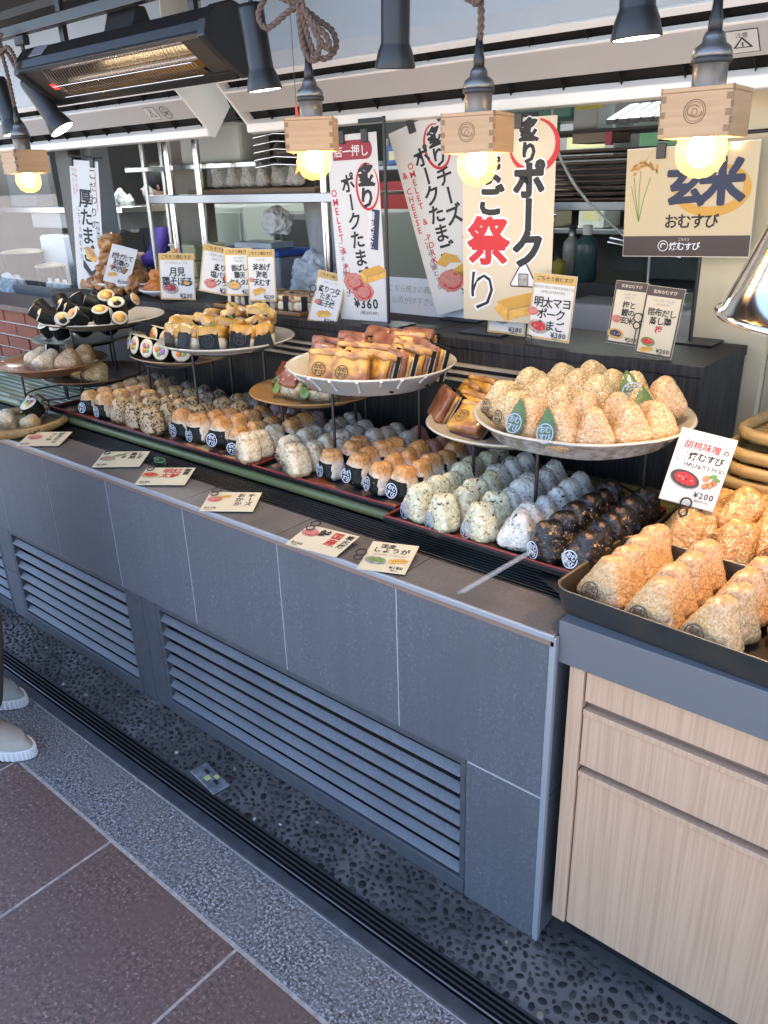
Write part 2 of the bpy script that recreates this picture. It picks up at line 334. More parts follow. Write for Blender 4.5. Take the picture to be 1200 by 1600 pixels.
# ------------------------------------------------------------------ lettering
_gc = bpy.data.curves.new('lettering', 'FONT'); _gc.resolution_u = 2; _go = bpy.data.objects.new('lettering_source', _gc)
GLY = {}
def glyph(ch, bold):
    k = (ch, bold)
    if k not in GLY:
        _gc.body = ch; _gc.offset = bold
        me = bpy.data.meshes.new_from_object(_go)
        vs = [(v.co.x, v.co.y) for v in me.vertices]; fs = [tuple(p.vertices) for p in me.polygons]
        bpy.data.meshes.remove(me)
        GLY[k] = (vs, fs)
    return GLY[k]
class Print:
    """flat print on a card: local x right, z up, facing -y"""
    def __init__(s, y): s.mb = MB(); s.y = y; s.lay = 0
    def ch(s, c, x, z, size, mi, bold=.02, rot=0, sx=1., dy=0.):
        if c == ' ': return
        cap = .018 if ord(c) >= 0x3400 else .02
        if bold > cap:                       # heavy brush: several slightly shifted strokes
            q = (bold-cap)*.9
            for k in range(8): s.ch(c, x+size*q*math.cos(k*math.pi/4), z+size*q*math.sin(k*math.pi/4), size, mi, cap*.8, rot, sx, dy+.00004*k)
        vs, fs = glyph(c, min(bold, cap))
        if not vs: return
        x0 = min(v[0] for v in vs); x1 = max(v[0] for v in vs)
        wide = ord(c) > 0x2000
        cx, cy = (.5, .38) if wide else ((x0+x1)/2, .36)
        ca, sa = math.cos(rot), math.sin(rot)
        s.mb.add([(x+size*sx*((a-cx)*ca-(b-cy)*sa), s.y-dy, z+size*((a-cx)*sa+(b-cy)*ca)) for a, b in vs], fs, mi)
    def v(s, txt, x, z, size, mi, bold=.02, pitch=1., lean=0., jit=.05, dy=0.):
        for i, c in enumerate(txt):
            rot = RND.uniform(-jit, jit)+lean
            if c == 'ー': rot += math.pi/2
            zz = z-(i+.5)*size*pitch
            s.ch(c, x+(i+.5)*size*pitch*math.tan(lean)+RND.uniform(-jit, jit)*size*.5, zz, size*RND.uniform(1-jit, 1+jit), mi, bold, rot, dy=dy)
    def h(s, txt, x, z, size, mi, bold=.02, pitch=None, jit=.03, dy=0., slope=0.):
        xx = x
        for c in txt:
            wd = (1. if ord(c) > 0x2000 else .6)*size*(pitch or 1)
            s.ch(c, xx+wd/2, z+(xx-x)*slope+RND.uniform(-jit, jit)*size, size*RND.uniform(1-jit, 1+jit), mi, bold, RND.uniform(-jit, jit)+slope, dy=dy); xx += wd
        return xx
    def hc(s, txt, x, z, size, mi, bold=.02, pitch=None, dy=0.):
        wd = sum((1. if ord(c) > 0x2000 else .6) for c in txt)*size*(pitch or 1)
        s.h(txt, x-wd/2, z, size, mi, bold, pitch, dy=dy)
    def rect(s, x0, x1, z0, z1, mi, dy=0., rot=0):
        cx, cz = (x0+x1)/2, (z0+z1)/2; ca, sa = math.cos(rot), math.sin(rot)
        P = [(cx+(a-cx)*ca-(b-cz)*sa, s.y-dy, cz+(a-cx)*sa+(b-cz)*ca) for a, b in ((x0, z0), (x1, z0), (x1, z1), (x0, z1))]
        s.mb.poly(P, mi)
    def ell(s, x, z, rx, rz, mi, dy=0., rot=0, n=24, wob=0.):
        P = []
        for k in range(n):
            t = 2*math.pi*k/n; q = 1+wob*RND.uniform(-1, 1); a, b = rx*q*math.cos(t), rz*q*math.sin(t)
            P.append((x+a*math.cos(rot)-b*math.sin(rot), s.y-dy, z+a*math.sin(rot)+b*math.cos(rot)))
        s.mb.poly(P, mi)
    def ring(s, x, z, rx, rz, t, mi, dy=0., a0=0, a1=2*math.pi, n=40, taper=False):
        vs = []; fs = []
        for k in range(n+1):
            a = a0+(a1-a0)*k/n; tt = t*(.35+.65*math.sin(math.pi*k/n)) if taper else t
            for q in (-.5, .5): vs.append((x+(rx+q*tt)*math.cos(a), s.y-dy, z+(rz+q*tt)*math.sin(a)))
        for k in range(n): fs.append((2*k, 2*k+1, 2*k+3, 2*k+2))
        s.mb.add(vs, fs, mi)
    def line(s, pts, t, mi, dy=0.):
        for (a, b) in zip(pts[:-1], pts[1:]):
            a, b = Vector(a), Vector(b); d = (b-a).normalized(); nn = Vector((-d.y, d.x))*t/2
            s.mb.poly([((p.x), s.y-dy, p.y) for p in (a-nn, b-nn, b+nn, a+nn)], mi)
    def shape(s, pts, mi, dy=0.): s.mb.poly([(a, s.y-dy, b) for a, b in pts], mi)

INKS = [M_ink, M_red, M_whitei, M_redd, M_gold, M_orange, M_navy, M_brownp, M_pink, M_eggp, M_greenp, M_brownf, M_fade, M_cream, M_paper, M_cerag]
I = dict(k=0, r=1, w=2, m=3, g=4, o=5, n=6, b=7, p=8, e=9, v=10, f=11, d=12, c=13, pa=14, gr=15)

# ------------------------------------------------------------------ setting: pavement and floor strips
def structure(o): o['kind'] = 'structure'; return o
g = MB().box(-250, 250, -250, -.432, -.06, -.012); structure(g.build('ground', M_pjoint))
# brown pavers, each a slab of the pavement
pv = MB().box(-6, 4, -3.2, -.436, -.012, -.0018).build('pavement', M_pjoint); structure(pv)
pj = [-1.028+.511*k for k in range(-8, 7)]
rows = [(-.443, -.955), (-.963, -1.475), (-1.483, -1.995), (-2.003, -2.5)]
for ri, (ya, yb) in enumerate(rows):
    for k in range(len(pj)-1):
        MB().box(pj[k]+.0035, pj[k+1]-.0035, yb, ya, -.009, RND.uniform(-.0008, .0008)).build('paver', M_paver, pv, .0025)
gp = MB().box(-6, 4, -.4415, -.262, -.0118, -.0016).build('granite_strip', M_pjoint); structure(gp)
gj = [-1.017+.80*k for k in range(-6, 7)]
for k in range(len(gj)-1):
    MB().box(gj[k]+.0012, gj[k+1]-.0012, -.4335, -.262, -.0012, RND.uniform(0, .001)).build('granite_slab', M_granite, gp, .003)
kb = MB().box(-6, 4, -.2585, -.222, -.02, .004).build('drain_kerb', M_kerb, None, .004); structure(kb)
# slot drain: long bars over a dark channel
structure(MB().box(-6, 4, -.2618, -.2588, -.01, .0035).build('kerb_joint', M_pjoint))
dr = MB().box(-6, 4, -.2215, -.160, -.05, -.03).build('drain_channel', M_dark); structure(dr)
for k in range(5):
    y = -.2155+k*.0128
    MB().box(-6, 4, y, y+.0052, -.03, .0015).build('drain_bar', mk('drain_steel', K(.05), .4, .6) if k else M_steeld, dr, .0012)
# pebble wash floor
fl = MB().box(-6, 4, -.160, 1.3, -.05, -.003).build('floor', M_mortar); structure(fl)
def pebbles():
    mb = MB(); rr = random.Random(3); pts = []; cell = {}
    peb = 0
    for _ in range(60000):
        x = rr.uniform(-3.2, .95); y = rr.uniform(-.156, .05 if x > 0 else .012)
        r = rr.uniform(.0045, .0125)
        kx, ky = int(x//.03), int(y//.03); ok = True
        for i in (-1, 0, 1):
            for j in (-1, 0, 1):
                for (px, py, pr) in cell.get((kx+i, ky+j), ()):
                    if (px-x)**2+(py-y)**2 < (pr+r+.0018)**2: ok = False; break
                if not ok: break
            if not ok: break
        if not ok: continue
        if -1.09 < x < -.93 and -.16 < y < -.10: continue
        cell.setdefault((kx, ky), []).append((x, y, r)); pts.append((x, y, r))
    for (x, y, r) in pts:
        a = rr.uniform(0, math.pi); el = rr.uniform(.42, .9); n = 8; c, s_ = math.cos(a), math.sin(a)
        q = rr.random(); mi = 0 if q < .55 else (1 if q < .990 else (2 if q < .997 else 3))
        vs = []; h = rr.uniform(.0002, .0011)
        for (f, z) in ((1., -.004), (.9, h*.7), (.55, h)):
            for k in range(n):
                t = 2*math.pi*k/n; u, v_ = r*1.08*f*math.cos(t), r*1.08*el*f*math.sin(t)
                vs.append((x+u*c-v_*s_, y+u*s_+v_*c, z))
        fs = [(i*n+k, i*n+(k+1) % n, (i+1)*n+(k+1) % n, (i+1)*n+k) for i in range(2) for k in range(n)]+[tuple(range(2*n, 3*n))]
        mb.add(vs, fs, mi, True)
    return mb
P1 = mk('pebble_black', (.015, .0145, .0145), .6, spec=.3); P2 = mk('pebble_grey', (.042, .040, .039), .65, spec=.3); P3 = mk('pebble_tan', (.20, .17, .13), .5); P4 = mk('pebble_white', (.38, .37, .35), .5)
o = pebbles().build('pebbles', [P1, P2, P3, P4]); o['kind'] = 'stuff'
# small floor outlet plate
t = thing('floor_outlet', 'worn metal floor plate with yellow tape set in the pebble strip', 'floor plate', (-1.008, -.128, 0), (0, 0, R_(-8)))
MB().box(-.066, .066, -.026, .03, 0, .006).build('plate', mk('worn_plate', (.33, .36, .38), .4, .5, var=(40, (.16, .18, .2), .4)), t, .003)
MB().box(-.04, -.018, .004, .014, .006, .0075).box(.018, .04, .000, .010, .006, .0075).build('slot', M_dark, t)
yt = mk('yellow_tape', (.5, .46, .16), .6)
MB().box(-.012, .006, -.012, .004, .0062, .008).box(.004, .02, .012, .024, .0062, .008).build('tape', yt, t)

# ------------------------------------------------------------------ the tiled counter
ct = thing('tiled_counter', 'long grey basalt tiled counter with louvred vents, holding the trays of rice balls', 'counter', (0, 0, 0))
TX = [-.012, -.39, -.771, -1.153, -1.538, -1.918, -2.30, -2.68, -3.06, -3.44]
MB().box(-3.5, -.0125, .0008, .04, .4075, .7865).box(-.197, -.0125, .0008, .04, .01, .4068).build('grout', M_grout, ct)
MB().box(-3.5, -.0125, .056, .76, .03, .774).build('core', M_dark, ct)
tb = []
for k in range(len(TX)-1):
    x1, x0 = TX[k]-.0017, TX[k+1]+.0017
    tb.append((x0, x1, .407, .789))
tb.append((-.198, TX[0]-.0017, .0, .402))
for (x0, x1, z0, z1) in tb:
    MB().box(x0, x1, 0, .012, z0, z1).build('tile', M_tile, ct, .0006)
# end face of the counter
MB().box(-.012, -.003, .012, .40, .0, .398).build('side_tile', M_tile, ct, .001)
MB().box(-.012, -.003, .012, .40, .402, .789).build('side_tile', M_tile, ct, .001)
MB().box(-.0115, .001, -.003, .0115, 0, .796).build('corner_trim', M_trim, ct, .002)
# ledge tiles on top, metal nosing
for k in range(len(TX)-1):
    x1, x0 = TX[k]-.0012 if k else -.004, TX[k+1]+.0012
    MB().box(x0, x1, .003, .128, .789, .8).build('ledge_tile', M_tiletop, ct, .0008)
MB().box(-3.5, -.003, -.005, .0025, .787, .8008).build('nosing', M_trim, ct, .0022)
MB().box(-3.5, -.003, -.003, .0, .777, .7865).build('nosing_lip', mk('bronze_lip', (.3, .22, .17), .4, .5), ct)
# linear grille
MB().box(-3.5, -.003, .129, .222, .775, .783).build('grille_tray', M_dark, ct)
for k in range(8):
    y = .1305+k*.0116
    MB().box(-3.5, -.003, y, y+.0052, .783, .8005).build('grille_bar', mk('grille_black', K(.02), .3, .4), ct, .001)
# vents: recessed frames with sloping slats
def vent(x0, x1):
    v = MB()
    z0, z1 = 0.0, .4035
    v.box(x0, x1, .004, .03, .385, z1).box(x0, x1, .0, .03, .0, .045)
    v.box(x0, x0+.016, .004, .03, .045, .385).box(x1-.016, x1, .004, .03, .045, .385)
    v.box(x0+.016, x1-.016, .05, .0555, .045, .385, 1)
    f = v.build('vent_frame', [M_ventf, M_dark], ct, .002)
    for k in range(7):
        zt = .384-k*.0485
        s_ = MB().prism([(.003, zt-.0375), (.0055, zt-.0395), (.0232, zt-.0215), (.0207, zt-.0198)], x0+.017, x1-.017, 'x')
        s_.build('slat', M_vent, f, .001)
vent(-1.372, -.2015)
vent(-2.325, -1.527)
vent(-3.42, -2.43)
MB().box(-1.5255, -1.4515, .004, .03, .0, .4035).build('vent_post', M_ventf, ct, .002)
MB().box(-1.4485, -1.3745, .004, .03, .0, .4035).build('vent_post', M_ventf, ct, .002)
MB().box(-2.4285, -2.3265, .004, .03, .205, .4035).build('vent_post', M_tile, ct, .002)
MB().box(-2.4285, -2.3265, .004, .03, .0, .202).build('vent_post', M_tile, ct, .002)
# green bamboo decking under the trays: each cane is a piece of its own
bd = thing('bamboo_decking', 'mat of green bamboo canes laid along the counter under the trays', 'bamboo mat', (0, 0, .80))
for k in range(16):
    y = .2365+k*.0342
    pts = []; rr = []
    L0, L1 = -3.45, -.004; x = L0; nxt = L0+RND.uniform(.1, .4); xs = [L0]
    while nxt < L1-.05: xs += [nxt-.006, nxt, nxt+.006]; nxt += RND.uniform(.32, .42)
    xs.append(L1)
    for i, xx in enumerate(xs):
        pts.append((xx, y, .0135)); rr.append(.0178 if (i > 0 and i < len(xs)-1 and (i-1) % 3 == 1) else .0166)
    MB().tube(pts, rr, 10).build('bamboo_cane', M_bambg, bd)
# stepped back unit in dark wood with its two pale runners
bk = thing('back_shelf', 'dark wood back shelf behind the plates, topped with price cards and banners', 'shelf unit', (0, 0, 0))
MB().box(-3.10, -.045, .762, 1.08, .80, 1.132).build('carcass', M_woodbox, bk, .0015)
for (a, b) in ((-3.10, -1.935), (-1.931, -.905), (-.901, -.043)):
    MB().box(a, b, .7585, 1.084, 1.1325, 1.16).build('shelf_top', M_woodbox, bk, .0015)
for i, z in enumerate((1.036, 1.058, 1.08)):
    MB().box(-1.75, -.30, .746, .7615, z, z+.009).build('runner', mk('pale_runner', (.42, .37, .30), .4, .3), bk, .001)
# left end: brick dwarf wall with a dark sill
bw = thing('brick_wall', 'low red brick wall at the far left end of the counter', 'wall', (0, 0, 0))
MB().box(-5.2, -3.16, .775, .95, .0, 1.03).build('mortar_bed', M_brickm, bw)
for r in range(5):
    z = .70+r*.066
    for k in range(10):
        x = -5.2+k*.222+(r % 2)*.11
        MB().box(x+.006, x+.216, .764+RND.uniform(-.002, .002), .78, z+.005, z+.061).build('brick', M_brick, bw, .002)
MB().box(-5.2, -3.13, .74, 1.0, 1.031, 1.062).build('sill', mk('brown_sill', (.10, .05, .035), .5, var=(20, (.07, .03, .02), .2)), bw, .003)

# ------------------------------------------------------------------ oak cabinet on the right
cb = thing('drawer_cabinet', 'pale oak laminate drawer cabinet under the two dark pans at right', 'cabinet', (0, 0, 0))
MB().box(.024, 1.15, .045, .70, .085, .735).build('carcass', M_lam, cb, .001)
MB().box(.05, 1.15, .075, .70, 0, .084).build('plinth', mk('plinth_black', (.012, .014, .018), .4), cb)
MB().box(.022, .052, .020, .0445, .078, .735).build('side_stile', M_lam, cb, .0015)
for (z0, z1, nm) in ((.664, .735, 'drawer_front'), (.513, .633, 'drawer_front'), (.078, .484, 'cupboard_door')):
    MB().box(.0545, 1.15, .026, .0445, z0, z1).build(nm, M_lam, cb, .0012)
fdark = mk('pull_shade', (.17, .115, .085), .6)  # darker than the oak: shade of the finger recesses put into the colour
for (z0, z1) in ((.634, .6635), (.485, .5125)):
    MB().box(.0545, 1.15, .040, .0448, z0+.0135, z1).build('pull_recess', fdark, cb)
    q = MB().box(.0545, 1.15, .0225, .0447, z0, z0+.0128)
    q.build('finger_rail', M_lam, cb, .001)
MB().box(-.002, 1.16, .012, .70, .7385, .829).build('worktop_band', M_greyband, cb, .0015)

# ------------------------------------------------------------------ overhead
structure(MB().box(-6, 3, -.15, 4.2, 2.40, 2.46).build('ceiling', M_ceil))
for i, (y, z) in enumerate(((.02, 2.30), (.62, 2.28))):
    tag(MB().box(-6, 3, y-.04, y+.04, z-.06, 2.399).build('ceiling_beam', M_black if i else M_ceil), ('brown timber beam along the front edge of the ceiling', 'black steel beam above the heater along the ceiling')[i], 'beam')
# air conditioners
def sticker(pr, x, z, w_):
    """caution sticker: triangle panel and hands-off circle"""
    pr.rect(x, x+w_*.42, z-.018, z+.02, I['k']); pr.rect(x+.0012, x+w_*.42-.0012, z-.0168, z+.0188, I['pa'], dy=.0003)
    pr.shape([(x+w_*.08, z-.009), (x+w_*.34, z-.009), (x+w_*.21, z+.009)], I['k'], dy=.0006); pr.shape([(x+w_*.12, z-.0072), (x+w_*.30, z-.0072), (x+w_*.21, z+.0055)], I['pa'], dy=.0009)
    pr.rect(x+w_*.2, x+w_*.22, z-.006, z+.001, I['k'], dy=.0012)
    pr.hc('注意', x+w_*.21, z+.0115, .009, I['k'], 0, dy=.0006)
    pr.ring(x+w_*.74, z, .018, .018, .0016, I['k']); pr.ring(x+w_*.74, z+.006, .006, .006, .001, I['k'])
    pr.line([(x+w_*.62, z-.009), (x+w_*.86, z+.003)], .0014, I['k']); pr.line([(x+w_*.62, z+.003), (x+w_*.86, z-.009)], .0014, I['k'])
def aircon(x0, x1, lab, st):
    t = thing('air_conditioner', lab, 'air conditioner', (0, 0, 0))
    A = Vector((.79, 1.925)); B = Vector((.95, 1.765)); d = (B-A)/(B-A).length; n = Vector((-d.y, d.x))*-1   # n points outwards (front-down)
    if n.x > 0: n = -n
    L_ = (B-A).length
    def pt(s_, o): q = A+d*s_+n*o; return (q.x, q.y)
    # body behind the sloping face
    MB().prism([pt(0, -.03), pt(L_, -.03), (1.04, 1.867), (1.085, 1.90), (1.085, 2.18), (.79, 2.18)], x0+.012, x1-.012, 'x').build('inner_body', M_dark, t)
    MB().prism([(.785, 1.932), (.80, 1.925), (.80, 2.2), (.772, 2.2), (.766, 1.97)], x0, x1, 'x').build('front_panel', M_acg, t, .003)
    MB().prism([pt(-.004, .004), pt(.016, .004), pt(.016, -.02), pt(-.004, -.02)], x0, x1, 'x').build('face_lip', M_acw, t, .002)
    MB().prism([pt(.058, .002), pt(.140, .002), pt(.140, -.014), pt(.058, -.014)], x0+.011, x1-.011, 'x').build('louvre_panel', M_acb, t, .003)
    MB().prism([pt(.050, .004), pt(.0575, .004), pt(.0575, -.014), pt(.050, -.014)], x0+.011, x1-.011, 'x').build('panel_edge', M_acw, t, .002)
    _q = pt(.186, .004)
    MB().prism([_q, (_q[0]+.003, 1.764), (.956, 1.760), pt(L_+.004, -.02), pt(.186, -.02)], x0, x1, 'x').build('bottom_lip', M_acw, t, .003)
    for k in range(int((x1-x0)/.16)):
        x = x0+.08+k*.16
        MB().prism([pt(.018, -.006), pt(.049, -.006), pt(.049, -.03), pt(.018, -.03)], x, x+.002, 'x').build('vane', M_blackp, t)
        MB().prism([pt(.142, -.006), pt(.185, -.006), pt(.185, -.03), pt(.142, -.03)], x+.05, x+.052, 'x').build('vane', M_blackp, t)
    prof = [pt(-.006, .004), pt(L_+.006, .004), (1.04, 1.867), (1.0, 1.935), (1.085, 1.95), (1.085, 2.2), (.772, 2.2), (.766, 1.95)]
    for (a, b) in ((x0-.001, x0+.0105), (x1-.0105, x1+.001)):
        MB().prism(prof, a, b, 'x').build('end_cap', M_acw, t, .002)
    # caution sticker on the louvre panel (lies in the panel's plane)
    pr = Print(0); sticker(pr, 0, 0, .11); o = pr.mb.build('caution_sticker', INKS, t)
    c = A+d*.10+n*.0034
    ez = Vector((0, -d.x, -d.y)); ex = Vector((1, 0, 0)); ey = -Vector((0, n.x, n.y))
    M = Matrix.Identity(4)
    for i in range(3): M[i][0] = ex[i]; M[i][1] = ey[i]; M[i][2] = ez[i]
    M.translation = Vector((st, c.x, c.y)); o.matrix_local = M @ Matrix.Scale(1.5, 4)
aircon(-3.95, -2.02, 'left white air conditioner sloping behind the black heater', -2.30)
aircon(-1.80, .62, 'long white air conditioner running across the top right behind the lamps', -.118)

# infrared heater
ht = thing('infrared_heater', 'black infrared heater with wire grille hanging above the plates at top left', 'heater', (0, 0, 0))
x0, x1 = -2.06, -1.175
cx, cz = .335, 1.925
def arc(r, n=10, a0=R_(155), a1=R_(-62)):
    return [(cx+r*math.cos(a0+(a1-a0)*k/n), cz+r*math.sin(a0+(a1-a0)*k/n)) for k in range(n+1)]
out = [(.245, 1.938)]+[(.252, 1.965), (.285, 1.998), (.335, 2.012), (.385, 2.0), (.42, 1.965), (.425, 1.92), (.40, 1.875), (.365, 1.856)]
inn = [(.262, 1.938), (.266, 1.957), (.292, 1.985), (.335, 1.997), (.378, 1.987), (.408, 1.957), (.411, 1.92), (.389, 1.882), (.362, 1.868)]
MB().prism(out+inn[::-1], x0, x1, 'x').build('housing', mk('heater_black', K(.02), .35, .3), ht, .002)
for (a, b) in ((x0-.03, x0+.001), (x1-.001, x1+.028)):
    MB().prism([(.238, 1.93)]+[(cx+(p[0]-cx)*1.04, cz+(p[1]-cz)*1.04) for p in out[1:-1]]+[(.37, 1.846), (.30, 1.885)], a, b, 'x').build('end_cap', M_blackp, ht, .004)
# flat rims of the opening
MB().prism([(.238, 1.936), (.246, 1.944), (.262, 1.94), (.255, 1.929)], x0, x1, 'x').build('top_rim', M_steeld, ht, .001)
MB().prism([(.345, 1.862), (.362, 1.846), (.374, 1.852), (.36, 1.872)], x0, x1, 'x').build('bottom_rim', mk('heater_black', K(.02)), ht, .001)
for (a, b) in ((x0, x0+.11), (x1-.09, x1)):
    MB().add([(a, .25, 1.937), (b, .25, 1.937), (b, .353, 1.866), (a, .353, 1.866)], [(0, 1, 2, 3)]).build('face_plate', mk('heater_face', (.05, .04, .032), .4), ht)
MB().prism([(.275, 1.95), (.30, 1.98), (.34, 1.988), (.385, 1.968), (.40, 1.93), (.385, 1.89), (.382, 1.889), (.397, 1.93), (.383, 1.965), (.34, 1.985), (.302, 1.977), (.278, 1.949)], x0+.05, x1-.05, 'x').build('reflector', mk('gold_reflector', (.75, .55, .3), .25, 1., bump=(60, .5)), ht)
for (y, z) in ((.30, 1.94), (.352, 1.91)):
    MB().tube([(x0+.1, y, z), (x1-.08, y, z)], .0075, 10).build('quartz_tube', mk('quartz', (.5, .42, .35), .15, .3), ht)
for k in range(46):
    x = x0+.115+k*(x1-x0-.21)/45
    MB().tube([(x, .25, 1.937), (x, .272, 1.905), (x, .31, 1.878), (x, .352, 1.866)], .0011, 5).build('grille_wire', M_chrome, ht)
for s_ in (.35, .7):
    MB().tube([(x0+.11, .25+.103*s_, 1.925-.075*s_-.012), (x1-.09, .25+.103*s_, 1.925-.075*s_-.012)], .0014, 5).build('grille_wire', M_chrome, ht)
MB().obox((x0+.075, .312, 1.892), (.014, 0, 0), (0, .009, -.0062), (0, .0004, .0006)).build('warning_badge', mk('red_glow_badge', (.6, .03, .02), .4, emit=((.9, .05, .03), .25)), ht)  # the badge's red is brightened by a faint emission
MB().obox((x0+.09, .268, 1.985), (.04, 0, 0), (0, .014, .014), (0, -.0005, .0005)).build('silver_plate', mk('silver_badge', (.42, .45, .5), .3, .6), ht)
for x in (-1.93, -1.30):
    MB().box(x-.012, x+.012, .33, .345, 2.0, 2.24).build('hanger', M_black, ht)
MB().prism([(.30, 2.0), (.37, 2.0), (.35, 2.05), (.32, 2.05)], -1.66, -1.52, 'x').build('bracket', M_black, ht, .003)

# light track with black spotlights
tk = tag(MB().box(-3.4, 1.0, .285, .315, 2.045, 2.075).build('light_track', M_blackp, None, .003), 'black lighting track carrying the spotlights above the counter', 'light track')
M_lens = mk('lit_lens', (.9, .85, .75), .3, emit=((1, .86, .62), 3))
def spot(x, dirv, lab, hz=1.90, ln=.115, energy=2.5):
    t = thing('spotlight', lab, 'spotlight', (x, .30, 2.045), group='black spotlights on the track')
    MB().box(-.028, .028, -.012, .012, -.028, -.001).build('adapter', M_blackp, t, .003)
    MB().tube([(0, 0, -.028), (0, 0, hz-2.045+.01)], .006, 10).build('stem', M_blackp, t)
    d = Vector(dirv).normalized(); q = d.to_track_quat('-Z', 'Y').to_euler()
    h = link('head', MB().lathe([(.0, .012), (.026, .01), (.030, .0), (.030, -ln), (.031, -ln-.003), (.037, -ln-.018), (.043, -ln-.044), (.0425, -ln-.047), (.0395, -ln-.047), (.036, -ln-.03)], 32).mesh('head', M_blackp), t, (0, 0, hz-2.045), q)
    link('lens', MB().lathe([(.0001, -ln-.0475), (.0392, -ln-.0462)], 28).mesh('lens', M_lens), h)
    lt = bpy.data.lights.new('spot_beam', 'SPOT'); lt.energy = energy; lt.spot_size = R_(78); lt.spot_blend = .8; lt.shadow_soft_size = .03; lt.color = (1, .78, .52)
    lo = bpy.data.objects.new('spot_beam', lt); COL.objects.link(lo); lo.parent = h; lo.location = (0, 0, -ln-.06)
spot(-2.115, (.33, .25, -.7), 'black spotlight tilted towards the right beside the heater end', 1.915)
spot(-2.32, (.12, .12, -1), 'black spotlight at the far left edge above the first hanging lamp', 1.935)
spot(-1.04, (.05, .1, -1), 'black spotlight hanging at the right end of the heater', 1.977, .125)
spot(-.60, (-.12, .1, -1), 'black spotlight between the two middle hanging lamps', 1.98, .12)
spot(-.085, (.03, .06, -1), 'black spotlight just left of the rightmost hanging lamp', 1.975, .12)

# ------------------------------------------------------------------ hanging lamps in wooden masu boxes
def twist(path, r=.0042, turns=30, n=160):
    """two strands wound about a path"""
    P = [Vector(p) for p in path]; seg = [0]
    for a_, b_ in zip(P[:-1], P[1:]): seg.append(seg[-1]+(b_-a_).length)
    tot = seg[-1]; A_, B_ = [], []
    n = max(12, int(tot/.004))
    def pos(s_):
        for i in range(len(seg)-1):
            if s_ <= seg[i+1]+1e-9: return P[i].lerp(P[i+1], (s_-seg[i])/max(1e-9, seg[i+1]-seg[i]))
        return P[-1]
    for k in range(n+1):
        s_ = tot*k/n; p = pos(s_); t = (pos(min(tot, s_+.004))-pos(max(0, s_-.004))).normalized()
        a_ = t.orthogonal() if abs(t.y) > .95 else t.cross(Vector((0, 1, 0))).normalized(); b_ = t.cross(a_).normalized(); a_.normalize()
        an = s_/.026*2*math.pi
        off = (a_*math.cos(an)+b_*math.sin(an))*r*.62
        A_.append(p+off); B_.append(p-off)
    return A_, B_
def smooth_path(pts, n=8, closed=False):
    P = [Vector(p) for p in pts]; out_ = []
    for i in range(len(P)-1):
        p0, p1, p2, p3 = P[max(0, i-1)], P[i], P[i+1], P[min(len(P)-1, i+2)]
        for k in range(n):
            t = k/n; out_.append(.5*((2*p1)+(p2-p0)*t+(2*p0-5*p1+4*p2-p3)*t*t+(3*p1-p0-3*p2+p3)*t**3))
    return out_+[P[-1]]
g_mt = bpy.data.materials.new('amber_globe'); g_mt.use_nodes = True; _n = g_mt.node_tree.nodes; _L = g_mt.node_tree.links
_n.remove(_n['Principled BSDF']); _a = _n.new('ShaderNodeBsdfTransparent'); _a.inputs[0].default_value = (1, .86, .55, 1)
_b = _n.new('ShaderNodeBsdfTranslucent'); _b.inputs[0].default_value = (1, .62, .2, 1); _c = _n.new('ShaderNodeBsdfGlossy'); _c.inputs['Roughness'].default_value = .08
_d = _n.new('ShaderNodeMixShader'); _d.inputs[0].default_value = .11; _e = _n.new('ShaderNodeMixShader'); _e.inputs[0].default_value = .05
_L.new(_a.outputs[0], _d.inputs[1]); _L.new(_b.outputs[0], _d.inputs[2]); _L.new(_d.outputs[0], _e.inputs[1]); _L.new(_c.outputs[0], _e.inputs[2]); _L.new(_e.outputs[0], _n['Material Output'].inputs[0])
M_led = mk('lit_filament', (1, .8, .5), .5, emit=((1, .74, .42), 38))
